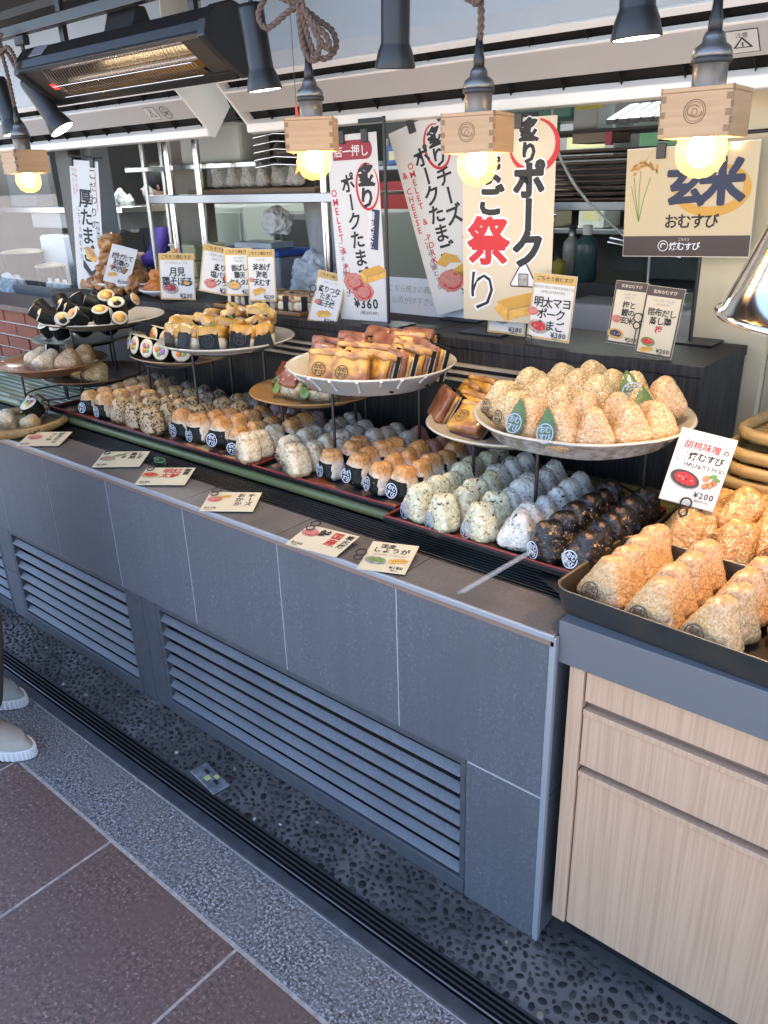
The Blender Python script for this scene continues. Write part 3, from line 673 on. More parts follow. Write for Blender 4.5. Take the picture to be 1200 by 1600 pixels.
def pendant(x, y, zb, yaw, lab, bundle=None, tilt=0, emblem=True):
    """zb: underside of the box"""
    t = thing('pendant_lamp', lab, 'hanging lamp', (x, y, zb), (0, tilt, yaw), group='masu box lamps')
    H, W, T = .070, .054, .0065
    bx = MB().box(-W, W, -W, W, H-T, H).build('wooden_box', M_pine, t, .0012)
    for (a, b, c, d) in ((-W, W, -W, -W+T), (-W, W, W-T, W), (-W, -W+T, -W+T+.0002, W-T-.0002), (W-T, W, -W+T+.0002, W-T-.0002)):
        MB().box(a, b, c, d, 0, H-T-.0003).build('board', M_pine, bx, .001)
    for sx in (-1, 1):
        for k in range(3):
            z0 = .006+k*.022; a = sx*W
            MB().box(min(a, a-sx*T*1.35), max(a, a-sx*T*1.35), -W-.0004, -W+.002, z0, z0+.0095).build('finger_joint', M_endgrain, bx)
            MB().box(min(a+sx*.0004, a-sx*.002), max(a+sx*.0004, a-sx*.002), -W+.0, -W+T*1.2, z0+.011, z0+.0205).build('finger_joint', M_endgrain, bx)
    if emblem:
        pr = Print(-W-.0006); mi = 0
        pr.ring(0, .036, .0165, .0165, .0011, 0); pr.ring(0, .036, .0135, .0135, .0007, 0)
        pr.ring(-.002, .037, .009, .008, .0012, 0, a0=.6, a1=4.2); pr.ring(.002, .034, .0085, .006, .0012, 0, a0=3.3, a1=6.6); pr.ring(0, .035, .004, .005, .001, 0)
        pr.mb.build('brand_emblem', M_burn, bx)
    sk = link('socket', MB().lathe([(.0001, .148), (.013, .147), (.0165, .14), (.017, .133), (.027, .126), (.0295, .118), (.0295, .112), (.0262, .111), (.0255, .07)], 32).mesh('socket', M_sock), t)
    link('collar', MB().lathe([(.0256, .1135), (.0305, .1125), (.0305, .1045), (.0256, .1035)], 32).mesh('collar', mk('dark_collar', K(.03), .5)), sk)
    link('strain_relief', MB().lathe([(.0001, .196), (.0065, .195), (.0085, .17), (.0105, .165), (.0105, .146), (.0001, .1455)], 20).mesh('strain_relief', M_blackp), t)
    link('lamp_holder', MB().lathe([(.0001, H-T-.001), (.022, H-T-.001), (.022, .045), (.016, .036), (.0001, .035)], 24).mesh('lamp_holder', mk('holder_brass', (.5, .4, .22), .4, .8)), t)
    gl = link('bulb', MB().lathe([(.015, .040), (.018, .028), (.027, .017), (.036, .001), (.0395, -.017), (.037, -.034), (.028, -.049), (.014, -.0575), (.0001, -.0595)], 40).mesh('bulb', g_mt), t)
    link('filament', MB().lathe([(.0001, .012), (.013, .006), (.0205, -.012), (.013, -.032), (.0001, -.038)], 20).mesh('filament', M_led), gl)
    if bundle is None: bundle = [[(0, 0, .19), (.003, 0, .25), (-.002, 0, .45), (0, 0, .75)]]
    for b in bundle:
        A_, B_ = twist(smooth_path(b), .0054); o = MB().tube(A_, .0040, 6).tube(B_, .0040, 6)
        o.build('cord', M_cord, t)
    return t
pendant(-2.14, .25, 1.648, R_(-4), 'hanging lamp in a wooden box at the far left beside the showcase', [[(0, 0, .19), (-.006, 0, .27), (-.02, 0, .35), (-.02, .0, .42)], [(-.02, 0, .35), (-.07, .01, .37), (-.09, 0, .35), (-.03, -.01, .345), (.03, 0, .36), (.07, 0, .32), (.06, 0, .30), (.0, .01, .345), (-.03, 0, .38), (0, 0, .40)]], emblem=False)
pendant(-.812, .25, 1.660, R_(37), 'hanging lamp with a looped cord bundle and a blank wooden box',
        [[(0, 0, .185), (-.002, 0, .23), (-.009, 0, .287), (-.004, 0, .33), (0, 0, .60)],
         [(-.009, 0, .287), (-.034, .006, .316), (-.078, .01, .312), (-.102, 0, .275), (-.089, -.005, .248), (-.063, -.006, .258), (-.034, -.004, .278), (-.006, 0, .287)],
         [(-.006, .01, .29), (-.03, .016, .325), (-.058, .016, .335), (-.07, .01, .318), (-.04, .008, .30), (-.004, .01, .285)],
         [(-.009, .012, .287), (.025, .014, .262), (.055, .01, .24), (.064, 0, .21), (.047, -.01, .187), (.02, -.012, .19), (.003, -.012, .231), (-.008, -.01, .285)],
         [(-.006, -.014, .287), (.012, -.018, .255), (.03, -.02, .215), (.016, -.018, .18), (-.004, -.016, .20), (-.012, -.01, .25), (-.012, -.01, .29)],
         [(-.004, -.02, .285), (.02, -.022, .25), (.046, -.022, .225), (.05, -.02, .20), (.03, -.02, .22), (-.002, -.018, .28)]], emblem=False)
pendant(-.362, .25, 1.640, R_(11), 'hanging lamp with a branded wooden box before the festival banner',
        [[(0, 0, .185), (.003, 0, .23), (0, 0, .30), (0, 0, .60)],
         [(-.014, .01, .345), (-.028, .0, .315), (-.026, -.01, .272), (-.012, -.012, .256), (-.002, -.012, .29), (-.006, 0, .345)],
         [(.010, .01, .35), (.026, 0, .32), (.030, -.006, .275), (.016, -.012, .262), (.004, -.012, .30), (.0, -.006, .35)],
         [(-.016, -.016, .35), (-.010, -.022, .29), (.002, -.024, .246), (.012, -.02, .28), (.010, -.014, .345)],
         [(-.03, .0, .335), (-.01, -.026, .322), (.016, -.026, .325), (.032, 0, .34)], [(-.03, .0, .322), (-.01, -.024, .31), (.016, -.024, .312), (.032, 0, .325)]])
pendant(.084, .225, 1.645, R_(3), 'largest hanging lamp at right with a branded wooden box before the brown rice poster')

# red paper goldfish hanging behind the second lamp
t = thing('paper_goldfish', 'red and orange paper goldfish ornament hanging behind the blank box lamp', 'ornament', (-.955, .345, 1.69))
MB().add([(-.004, 0, .085), (.006, .004, .05), (.012, 0, .0), (.006, -.004, -.05), (-.006, 0, -.012)], [(0, 1, 2, 3, 4)]).add([(-.006, .006, .085), (.004, .008, .05), (.01, .007, .0), (.004, .005, -.05), (-.008, .007, -.012)], [(4, 3, 2, 1, 0)]).build('body', mk('goldfish_red', (.55, .05, .02), .5), t)
MB().add([(-.002, 0, .0), (-.05, .01, -.002), (-.02, 0, -.03)], [(0, 1, 2)]).add([(.004, 0, -.02), (-.03, .01, -.075), (.01, 0, -.06)], [(0, 1, 2)]).build('fin', mk('goldfish_orange', (.8, .22, .02), .5), t)
MB().tube([(0, 0, .08), (0, 0, .36)], .0008, 5).build('thread', M_cord, t)

# heat lamp, polished cone
hl = thing('heat_lamp', 'polished steel cone heat lamp hanging over the dark pans at right', 'heat lamp', (.272, .32, 1.352), (0, R_(6), 0))
MB().lathe([(.150, .006), (.156, .0), (.160, .006), (.156, .013), (.150, .016), (.135, .06), (.098, .19), (.072, .29), (.062, .31), (.03, .325), (.0001, .327), (.0001, .321), (.05, .312), (.095, .19), (.132, .06), (.146, .012)], 72).build('shade', M_chrome, hl)
link('bulb', MB().lathe([(.018, .24), (.03, .2), (.05, .13), (.055, .09), (.045, .065), (.0001, .055)], 32).mesh('bulb', mk('heat_bulb', (.9, .7, .5), .4, emit=((1, .55, .22), 1.8))), hl)
MB().tube([(0, 0, .32), (0, 0, .70)], .012, 12).build('stem', M_chrome, hl)
lt = bpy.data.lights.new('heat_beam', 'SPOT'); lt.energy = 2.3; lt.spot_size = R_(110); lt.spot_blend = .7; lt.shadow_soft_size = .045; lt.color = (1, .62, .30)
lo = bpy.data.objects.new('heat_beam', lt); COL.objects.link(lo); lo.parent = hl; lo.location = (0, 0, .045)

# ------------------------------------------------------------------ window wall and kitchen
structure(MB().box(-6, -.205, 1.13, 1.17, 0, 1.08).box(-6, .9, 1.13, 1.17, 2.15, 2.40).build('kitchen_wall_front', M_kwall))
structure(MB().box(-6, 3, 1.17, 4.2, -.05, 0).build('kitchen_floor', M_kdark))
structure(MB().box(-6, 1.2, 4.0, 4.1, 0, 2.4).build('kitchen_wall_back', M_kwall))
structure(MB().box(-6.1, -6, .95, 4.1, 0, 2.4).build('kitchen_wall_left', M_kwall))
structure(MB().box(.30, .36, 1.30, 4.1, 0, 2.4).build('kitchen_wall_right', M_kwall))
tag(MB().box(-.205, -.005, 1.10, 1.17, 0, 2.149).build('cream_pillar', M_creamw), 'cream painted pillar behind the brown rice poster at right', 'pillar')
tag(MB().box(-.003, .075, 1.14, 1.24, 0, 2.149).build('pillar_return', mk('beige_paint', (.42, .38, .28), .6)), 'narrow beige wall return right of the cream pillar', 'pillar')
structure(MB().box(.08, 1.2, 1.9, 1.96, 0, 2.4).build('side_wall', mk('pale_green_wall', (.42, .43, .36), .6)))
t = thing('roof_tile_ornament', 'dark roof tile ornament with a spiral behind the bamboo baskets', 'ornament', (.115, 1.22, 1.04))
MB().box(-.03, .10, 0, .03, -.9, -.03).build('stand', M_kdark, t, .004)
MB().box(-.035, .11, -.01, .04, -.03, .13).build('tile', mk('roof_tile', (.05, .052, .055), .4), t, .006)
sp = [(.03+.04*(1-k/60)*math.cos(k*.22), -.014, .055+.04*(1-k/60)*math.sin(k*.22)) for k in range(60)]
MB().tube(sp, .0055, 6).build('spiral', mk('roof_tile_light', (.14, .145, .15), .4), t)

for (nm, a, b, y, lab) in (('window_pane', -5.2, -3.45, 1.06, 'clear glass showcase pane at the far left'),):
    tag(MB().box(a, b, y, y+.004, 1.08, 2.15).build(nm, M_glass), lab, 'window')
tag(MB().box(-3.445, -3.32, 1.09, 1.16, .9, 2.149).build('window_post', M_blackp, None, .003), 'black window post left of the narrow omelette banner', 'post')
tag(MB().box(-3.445, -3.30, 1.20, 1.30, .0, 2.39).build('grey_mullion', mk('grey_paint', (.33, .38, .42), .5)), 'pale grey pillar behind the black window post', 'pillar')
tag(MB().box(-3.29, -3.0, 1.62, 1.70, 0, 2.39).build('partition', mk('taupe_wall', (.30, .265, .215), .6, var=(5, (.24, .21, .17), .2))), 'taupe partition behind the narrow omelette banner', 'partition')
tag(MB().box(-3.65, -3.53, 1.95, 2.05, 0, 2.39).build('door_post', M_creamw), 'cream door post at the left of the kitchen', 'post')
tag(MB().box(-3.528, -3.50, 1.95, 2.05, 0, 2.39).build('door_edge', mk('brown_edge', (.22, .12, .06), .5)), 'brown edge strip beside the cream door post', 'trim')

# kitchen ceiling lights
M_tubeL = mk('fluorescent', K(.9), .4, emit=((.95, 1, .97), 10))
for x, y in ((-4.3, 1.9), (-2.4, 2.5), (-1.0, 2.4)):
    t = thing('ceiling_light', 'white fluorescent ceiling light in the kitchen', 'ceiling light', (x, y, 2.399), group='kitchen fluorescent lights')
    MB().box(-.62, .62, -.10, .10, -.05, 0).build('fitting', M_plastw, t, .004)
    for d in (-.05, .05): MB().tube([(-.58, d, -.066), (.58, d, -.066)], .0145, 12).build('tube', M_tubeL, t)

# wire rack with round posts
rk = thing('steel_rack', 'stainless kitchen rack with round posts holding a tray of rice balls', 'rack', (0, 0, 0))
for (x, y) in ((-2.88, 1.35), (-2.655, 1.35), (-1.845, 1.35)):
    MB().tube([(x, y, .1), (x, y, 2.3)], .0185, 16).build('post', M_chrome, rk)
for (x, y) in ((-3.30, 1.5), (-3.22, 1.56)):
    MB().tube([(x, y, .1), (x, y, 2.3)], .0125, 12).build('post', M_steel, rk)
MB().box(-3.05, -1.72, 1.33, 1.365, 1.515, 1.555).build('front_rail', M_steeld, rk, .004)
MB().box(-3.05, -1.72, 1.37, 1.80, 1.535, 1.548).build('shelf', M_steel, rk)
MB().box(-3.42, -2.38, 1.46, 1.495, 1.665, 1.69).build('upper_rail', M_chrome, rk, .004)
MB().box(-3.42, -2.38, 1.50, 1.80, 1.67, 1.68).build('upper_shelf', M_steel, rk)
tag(MB().box(-2.82, -1.95, 1.40, 1.70, 1.5495, 1.575).build('wooden_tray', mk('tray_wood', (.2, .11, .05), .5), None, .004), 'wooden tray lying on the rack rail under wrapped rice balls', 'tray')
GR_BODY = []
t = tag(MB().box(-3.02, -2.56, 1.53, 1.76, 1.681, 1.87).build('storage_box', M_plastw, None, .02), 'white storage box on the upper shelf of the rack', 'box')
# worker behind the rack, only partly seen
def skin_body(name, verts, edges, radii, mat, parent=None, sub=2, root=0):
    me = bpy.data.meshes.new(name); me.from_pydata(verts, edges, []); me.materials.append(mat)
    o = link(name, me, parent)
    sk = o.modifiers.new('skin', 'SKIN')
    for i, r in enumerate(radii):
        me.skin_vertices[0].data[i].radius = (r if hasattr(r, '__len__') else (r, r))
    me.skin_vertices[0].data[root].use_root = True
    s_ = o.modifiers.new('sub', 'SUBSURF'); s_.levels = sub; s_.render_levels = sub
    for p in me.polygons: p.use_smooth = True
    sk.use_smooth_shade = True
    return o
def person(name_label, loc, yaw, arms, shirt, trousers, hair, stride=.0, apron=None, shoes=None, sc=1.0, mask=False, seen_shoes=True):
    t = thing('person', name_label, 'person', loc, (0, 0, yaw)); t.scale = (sc, sc, sc)
    # faces -y in its own frame; joints in metres for a 1.68 m adult
    V = [(0, 0, .93), (0, 0, 1.10), (0, .005, 1.30), (0, .01, 1.42), (0, .0, 1.50), (0, -.01, 1.57), (0, -.012, 1.64)]
    E_ = [(0, 1), (1, 2), (2, 3), (3, 4), (4, 5), (5, 6)]; Rr = [(.15, .11), (.135, .10), (.16, .11), (.10, .075), (.05, .05), (.075, .09), (.07, .085)]
    legs = []; armi = []
    for s_ in (-1, 1):
        b = len(V); st = stride*s_
        V += [(s_*.09, 0, .88), (s_*.10, st-.11, .50), (s_*.10, st, .10), (s_*.11, st-.06, .05), (s_*.115, st-.16, .035)]
        E_ += [(0, b), (b, b+1), (b+1, b+2), (b+2, b+3), (b+3, b+4)]; Rr += [(.085, .085), (.058, .06), (.04, .042), (.03, .026), (.018, .012)]; legs.append(b)
        b = len(V); el, wr = arms[0 if s_ < 0 else 1]
        hx = Vector(wr)+(Vector(wr)-Vector(el)).normalized()*.09
        V += [(s_*.175, .01, 1.37), el, wr, tuple(hx)]; E_ += [(3, b), (b, b+1), (b+1, b+2), (b+2, b+3)]; Rr += [(.055, .055), (.042, .042), (.03, .03), (.04, .022)]; armi.append(b)
        # fingers and thumb
        d = (Vector(wr)-Vector(el)).normalized(); side = d.cross(Vector((0, 0, 1))).normalized()
        for q, ln in ((-.024, .062), (-.008, .078), (.008, .074), (.024, .058)):
            c = len(V); p0 = hx+side*q; V += [tuple(p0+d*.02), tuple(p0+d*(.02+ln*.55)+Vector((0, 0, -.006))), tuple(p0+d*ln+Vector((0, 0, -.02)))]
            E_ += [(b+3, c), (c, c+1), (c+1, c+2)]; Rr += [(.009, .009), (.0085, .0085), (.007, .007)]
        c = len(V); p0 = Vector(wr)+d*.05; V += [tuple(p0+side*-.035*s_+d*.01), tuple(p0+side*-.05*s_+d*.045)]; E_ += [(b+2, c), (c, c+1)]; Rr += [(.012, .012), (.009, .009)]
    body = skin_body('body', V, E_, Rr, M_skin, t)
    # face
    MB().lathe([(.0001, .012), (.008, .01), (.013, .0), (.010, -.01), (.0001, -.013)], 12, c=(0, -.108, 1.595)).build('nose', M_skin, t)
    for s_ in (-1, 1):
        link('eye', MB().lathe([(.0001, .008), (.009, .003), (.011, 0), (.009, -.003), (.0001, -.008)], 12).mesh('eye', mk('eye_dark', (.03, .02, .015), .2)), t, (s_*.03, -.092, 1.625))
        link('ear', MB().lathe([(.0001, .025), (.01, .018), (.012, 0), (.008, -.02), (.0001, -.025)], 12).mesh('ear', M_skin), t, (s_*.078, .0, 1.615))
    MB().box(-.024, .024, -.101, -.095, 1.554, 1.561).build('mouth', mk('lips', (.35, .13, .11), .5), t, .003)
    if mask: link('face_mask', MB().lathe([(.0001, .06), (.05, .05), (.07, .0), (.055, -.05), (.0001, -.06)], 20, sy=.75).mesh('face_mask', M_paper), t, (0, -.06, 1.575))
    hb = MB().lathe([(.0001, .10), (.05, .095), (.085, .06), (.096, .0), (.09, -.05), (.07, -.08), (.05, -.085), (.0001, -.07)], 24, sy=1.12)
    link('hair', hb.mesh('hair', M_hair), t, (0, .022, 1.665))
    # clothes: each follows the body on the same joints, a little fuller
    up = [0, 1, 2, 3]; idx = {k: i for i, k in enumerate(up)}; vs = [V[k] for k in up]; es = [(0, 1), (1, 2), (2, 3)]; rs = [(.165, .125), (.15, .118), (.172, .124), (.105, .085)]
    for b in armi:
        c = len(vs); vs += [V[b], tuple(Vector(V[b]).lerp(Vector(V[b+1]), .97)), tuple(Vector(V[b+1]).lerp(Vector(V[b+2]), .35))]; es += [(3, c), (c, c+1), (c+1, c+2)]; rs += [(.068, .068), (.054, .054), (.05, .05)]
    skin_body('jacket', vs, es, rs, shirt, t)
    vs = [V[0]]; es = []; rs = [(.16, .122)]
    for b in legs:
        c = len(vs); vs += [V[b], V[b+1], tuple(Vector(V[b+2])+Vector((0, 0, -.03)))]; es += [(0, c), (c, c+1), (c+1, c+2)]; rs += [(.105, .105), (.092, .095), (.085, .09)]
    skin_body('trousers', vs, es, rs, trousers, t)
    for i, b in enumerate(legs):
        ank = Vector(V[b+2])
        ux = MB(); n_ = 22; fx = []
        def foot(z, gx, gy, back=.05, toe=.215):
            pts = []
            for k in range(n_):
                a = 2*math.pi*k/n_; yy = -math.cos(a); fr_ = (yy+1)/2
                wdt = gx*(.78+.28*math.sin(min(1, fr_*1.15)*math.pi*.5)-.18*max(0, fr_-.82)/.18)
                L0 = (toe+back)/2; pts.append((ank.x+wdt*math.sin(a), ank.y+(back-toe)/2-yy*-L0*gy*-1, z))
            return pts
        rings = [foot(0, .048, 1), foot(.034, .050, 1.01), foot(.036, .0445, .97), foot(.062, .043, .9, .055, .20), foot(.085, .038, .62, .06, .12), foot(.105, .036, .42, .06, .055)]
        so_ = MB()
        for (ra, rb) in ((0, 1),):
            so_.add(rings[ra]+rings[rb], [(k, (k+1) % n_, n_+(k+1) % n_, n_+k) for k in range(n_)], 0, True)
        so_.add(rings[0], [tuple(range(n_))]).add(rings[1], [tuple(range(n_-1, -1, -1))])
        sh = MB()
        for r_i in range(2, 5): sh.add(rings[r_i]+rings[r_i+1], [(k, (k+1) % n_, n_+(k+1) % n_, n_+k) for k in range(n_)], 0, True)
        sh.add(rings[5], [tuple(range(n_-1, -1, -1))])
        s0 = sh.build('sneaker', shoes[i], t)
        so_.build('sole', M_sole, s0)
        rb = MB()
        for k in range(0, 44):
            a = 2*math.pi*k/44; yy = -math.cos(a); fr_ = (yy+1)/2
            wdt = .0515*(.78+.28*math.sin(min(1, fr_*1.15)*math.pi*.5)-.18*max(0, fr_-.82)/.18); L0 = .1325
            px, py = ank.x+wdt*math.sin(a), ank.y-.0825+(-yy)*-L0*1.012*-1
            rb.box(px-.0022, px+.0022, py-.0022, py+.0022, .003, .031)
        rb.build('sole_rib', mk('sole_white', (.7, .7, .7), .5), s0)
        for q in range(4):
            yq = ank.y-.052-q*.024; zq = .088-q*.0072
            MB().tube([(ank.x-.024, yq, zq-.006), (ank.x-.008, yq-.006, zq+.001), (ank.x+.008, yq+.006, zq+.001), (ank.x+.024, yq, zq-.006)], .0028, 6).build('lace', M_sole, s0)
    if apron: MB().prism([(-.15, .55), (.15, .55), (.14, 1.05), (.10, 1.32), (-.10, 1.32), (-.14, 1.05)], -.148, -.142, 'y').build('apron', apron, t, .004)
    return t
person('kitchen worker in purple sleeves and navy apron seen between the rack posts', (-4.40, 2.35, -.02), R_(-35), [((-.30, -.08, 1.12), (-.24, -.32, 1.16)), ((.28, -.10, 1.14), (.16, -.34, 1.18))], M_purple, M_navyc, M_hair, apron=M_navyc, shoes=(M_blackp, M_blackp), mask=True)
person('passer-by in olive trousers and beige sneakers standing at the left edge', (-1.845, -.42, .002), R_(111), [((-.20, .06, 1.10), (-.17, .02, .86)), ((.20, .06, 1.10), (.17, .02, .86))], M_jacket, M_trouser, M_hair, stride=.106, shoes=(M_shoe, M_shoeg))


# packets and tubs on two shelves along the back of the kitchen
pk = [('white', (.6, .62, .6)), ('cream', (.55, .48, .34)), ('green', (.06, .16, .08)), ('red', (.32, .03, .03)), ('blue', (.04, .10, .30)), ('brown', (.18, .10, .05)), ('grey', (.25, .26, .27))]
for si, (z, y, nm) in enumerate(((1.30, 3.45, 'lower'), (1.68, 3.45, 'upper'))):
    tag(MB().box(-5.6, .2, y-.16, y+.16, z-.03, z-.002).build('kitchen_shelf', M_steeld, None, .003), nm+' steel shelf along the back of the kitchen', 'shelf')
    x = -5.4; k = 0
    while x < 0:
        wd_ = RND.uniform(.14, .34); h_ = RND.uniform(.12, .28); c = pk[RND.randrange(7)]
        t = thing('kitchen_carton', c[0]+' carton, '+('%d%s' % (k+1, {0: 'st', 1: 'nd', 2: 'rd'}.get(k if k < 3 else 9, 'th')))+' from left on the '+nm+' back kitchen shelf', 'carton', (x+wd_/2, y-.02, z))
        MB().box(-wd_/2, wd_/2, -.11, .11, 0, h_).build('body', mk('carton_'+c[0], c[1], .5), t, .006)
        if k % 2: MB().box(-wd_/2*.7, wd_/2*.7, -.1125, -.1102, h_*.25, h_*.7).build('label', M_paper if k % 4 == 1 else M_ply, t)
        x += wd_+RND.uniform(.02, .16); k += 1

# ------------------------------------------------------------------ kitchen things seen through the glass
def boxthing(name, lab, cat, x0, x1, y0, y1, z0, z1, mat, bev=.006, parts=(), group=None):
    t = thing(name, lab, cat, ((x0+x1)/2, (y0+y1)/2, z0), group=group)
    a, b, h = (x1-x0)/2, (y1-y0)/2, z1-z0
    MB().box(-a, a, -b, b, 0, h).build('body', mat, t, bev)
    for (nm, p, mt) in parts: MB().box(*p).build(nm, mt, t, .002)
    return t
def bottle(x, y, z, r, h, mat, capm, lab, group=None):
    t = thing('bottle', lab, 'bottle', (x, y, z), group=group)
    MB().lathe([(.0001, 0), (r, 0), (r, h*.62), (r*.92, h*.72), (r*.35, h*.82), (r*.35, h*.86), (.0001, h*.865)], 24).build('body', mat, t)
    MB().lathe([(r*.42, h*.83), (r*.42, h), (.0001, h)], 16).build('cap', capm, t)
    return t
def crumple(x, y, z, rx, ry, rz, mat, name, lab, cat, seed):
    bm = bmesh.new(); bmesh.ops.create_icosphere(bm, subdivisions=4, radius=1)
    for v in bm.verts:
        p = v.co.copy(); nse = mnoise.fractal(p*2.2+Vector((seed, 0, 0)), .9, 2.1, 4)
        v.co = Vector((p.x*rx, p.y*ry, max(p.z*rz, -rz*.6)))*(1+.34*nse)
    me = bpy.data.meshes.new(name); bm.to_mesh(me); bm.free(); me.materials.append(mat)
    o = link(name, me, None, (x, y, z)); return tag(o, lab, cat)
# back left: work surface, machine, bins
kt = boxthing('work_table', 'stainless work table behind the window', 'table', -3.25, -.5, 1.32, 1.95, .0, .90, M_steeld, .004)
boxthing('refrigerator', 'pale green grey refrigerator behind the rack posts', 'refrigerator', -4.02, -3.42, 2.25, 2.85, 0, 1.47, M_plastw, .015, (('door', (-.28, .27, -.312, -.301, .06, 1.43), mk('fridge_door', (.50, .56, .53), .35)), ('notice', (-.16, -.04, -.3165, -.313, 1.10, 1.26), M_paper)))
boxthing('grey_bin', 'slate grey bin in front of the refrigerator', 'bin', -3.52, -3.26, 1.95, 2.15, .86, 1.24, mk('slate_plastic', (.20, .25, .29), .5), .01)
boxthing('cabinet', 'grey steel cabinet right of the refrigerator in the kitchen', 'cabinet', -3.38, -2.55, 2.5, 3.0, 0, 1.42, mk('cabinet_grey', (.30, .32, .31), .4), .01, (('door', (-.38, -.01, -.262, -.251, .05, 1.38), M_kwall), ('door', (.01, .38, -.262, -.251, .05, 1.38), M_kwall)))
for i in range(3):
    t = boxthing('food_tub', ['pale yellow tub at the bottom of the stack by the rack post', 'pale yellow tub in the middle of the stack by the rack post', 'pale yellow tub on top of the stack by the rack post'][i], 'tub', -3.16, -2.95, 1.50, 1.70, 1.06+i*.085, 1.14+i*.085, M_ply, .01)
    MB().box(-.112, .112, -.107, .107, .068, .078).build('rim', mk('tub_rim', (.75, .74, .5), .4), t, .003)
boxthing('table_riser', 'low steel riser under the yellow tubs', 'riser', -3.2, -2.1, 1.42, 1.75, .901, 1.058, M_steeld, .004)
t = boxthing('lidded_container', 'clear container with a bright blue lid behind the price cards', 'container', -2.79, -2.27, 1.46, 1.68, 1.06, 1.275, mk('tub_grey', (.30, .33, .37), .3), .012)
MB().box(-.272, .272, -.122, .122, .216, .243).build('lid', M_blue, t, .006)
boxthing('clear_case', 'clear case lying on the blue lid', 'case', -2.62, -2.35, 1.49, 1.64, 1.304, 1.335, mk('case_grey', (.36, .42, .44), .2), .006)
for i, (x, z) in enumerate(((-2.62, 1.16), (-2.60, 1.12))):
    pass
boxthing('black_oven', 'black oven with wire shelves at the top of the kitchen', 'oven', -2.80, -2.22, 1.72, 2.2, 1.6825, 2.1, M_blackp, .01, tuple(('oven_rail', (-.27, .27, -.252, -.245, .06+i*.075, .066+i*.075), M_steeld) for i in range(4)))
t = thing('black_blower', 'black blower with a curved guard beside the second lamp', 'blower', (-2.16, 1.55, 1.72))
MB().lathe([(.0001, -.06), (.10, -.055), (.13, -.02), (.13, .02), (.10, .055), (.0001, .06)], 28).build('drum', M_blackp, t)
for k in range(5): MB().tube([(-.16+.0*k, -.14, -.06+.03*k), (0, -.165, -.05+.03*k), (.16, -.14, -.06+.03*k)], .005, 6).build('guard_wire', M_chrome, t)
MB().box(-.04, .04, -.03, .03, -.171, -.05).build('foot', M_black, t, .004)
t = thing('hanging_towel', 'grey white towel hanging from the rack behind the second lamp', 'towel', (-2.10, 1.60, 1.53))
tv = []; NX, NZ = 14, 10
for j in range(NZ+1):
    for i in range(NX+1): tv.append(((i/NX-.5)*.26*(1-.15*j/NZ), .022*math.sin(i*1.3+j*.2)*(j/NZ), -.30*j/NZ-(.05*abs(i/NX-.5))*j/NZ))
MB().add(tv, [(j*(NX+1)+i, j*(NX+1)+i+1, (j+1)*(NX+1)+i+1, (j+1)*(NX+1)+i) for j in range(NZ) for i in range(NX)], 0, True).build('cloth', mk('towel_cloth', (.42, .42, .43), .85), t)
MB().tube([(-.14, 0, .004), (.14, 0, .004)], .006, 8).build('towel_rail', M_steel, t)
crumple(-2.33, 1.52, 1.42, .075, .06, .07, M_paper, 'paper_roll', 'crumpled white paper bundle above the blue lidded container', 'paper', 3)
crumple(-4.36, 2.02, 1.42, .10, .08, .15, M_glove, 'plastic_glove', 'white plastic glove bag over the hand of the kitchen worker', 'glove', 17)
crumple(-1.98, 1.40, 1.19, .125, .08, .12, mk('pale_plastic_bag', (.52, .57, .63), .25, bump=(30, .8, .01)), 'plastic_bag', 'pale plastic bag slumped left of the omelette banner', 'bag', 9)
crumple(-1.20, 1.52, 1.36, .10, .07, .16, mk('white_plastic_bag', (.62, .66, .68), .3, bump=(30, .8, .01)), 'plastic_bag', 'tall white plastic bag standing behind the leaning cheese banner', 'bag', 4)
crumple(-1.14, 1.36, 1.22, .12, .07, .065, mk('blue_plastic', (.02, .045, .42), .3, bump=(30, .7, .01)), 'glove_bundle', 'bright blue crumpled glove packet below the white bag', 'gloves', 5)
tag(MB().tube([(-1.43, 1.9, 0), (-1.43, 1.9, 2.39)], .045, 16).build('kitchen_post', mk('khaki_paint', (.40, .36, .24), .6)), 'khaki post between the two omelette banners in the kitchen', 'post')
boxthing('low_shelf', 'steel low shelf under the plastic bags', 'shelf', -2.10, -.95, 1.33, 1.62, .901, 1.12, M_steeld, .004)
# notice sheet on the box top
sh = thing('notice_sheet', 'translucent white notice sheet leaning behind the cheese banner', 'notice', (-1.08, 1.035, 1.161), (R_(-14), 0, 0))
MB().box(-.215, .215, -.001, .001, .0, .122).build('sheet', mk('frosted_sheet', (.52, .55, .62), .3), sh)
pr = Print(-.0018)
pr.h('こちら焼きの商品前に', -.19, .085, .026, I['gr'], 0); pr.h('お声がけ下さい', -.17, .045, .028, I['gr'], 0); pr.mb.build('lettering', INKS, sh)
tag(MB().box(-1.30, -.86, 1.07, 1.076, 1.1605, 1.172).build('sheet_rail', M_blackp), 'thin black rail at the foot of the notice sheet', 'rail')
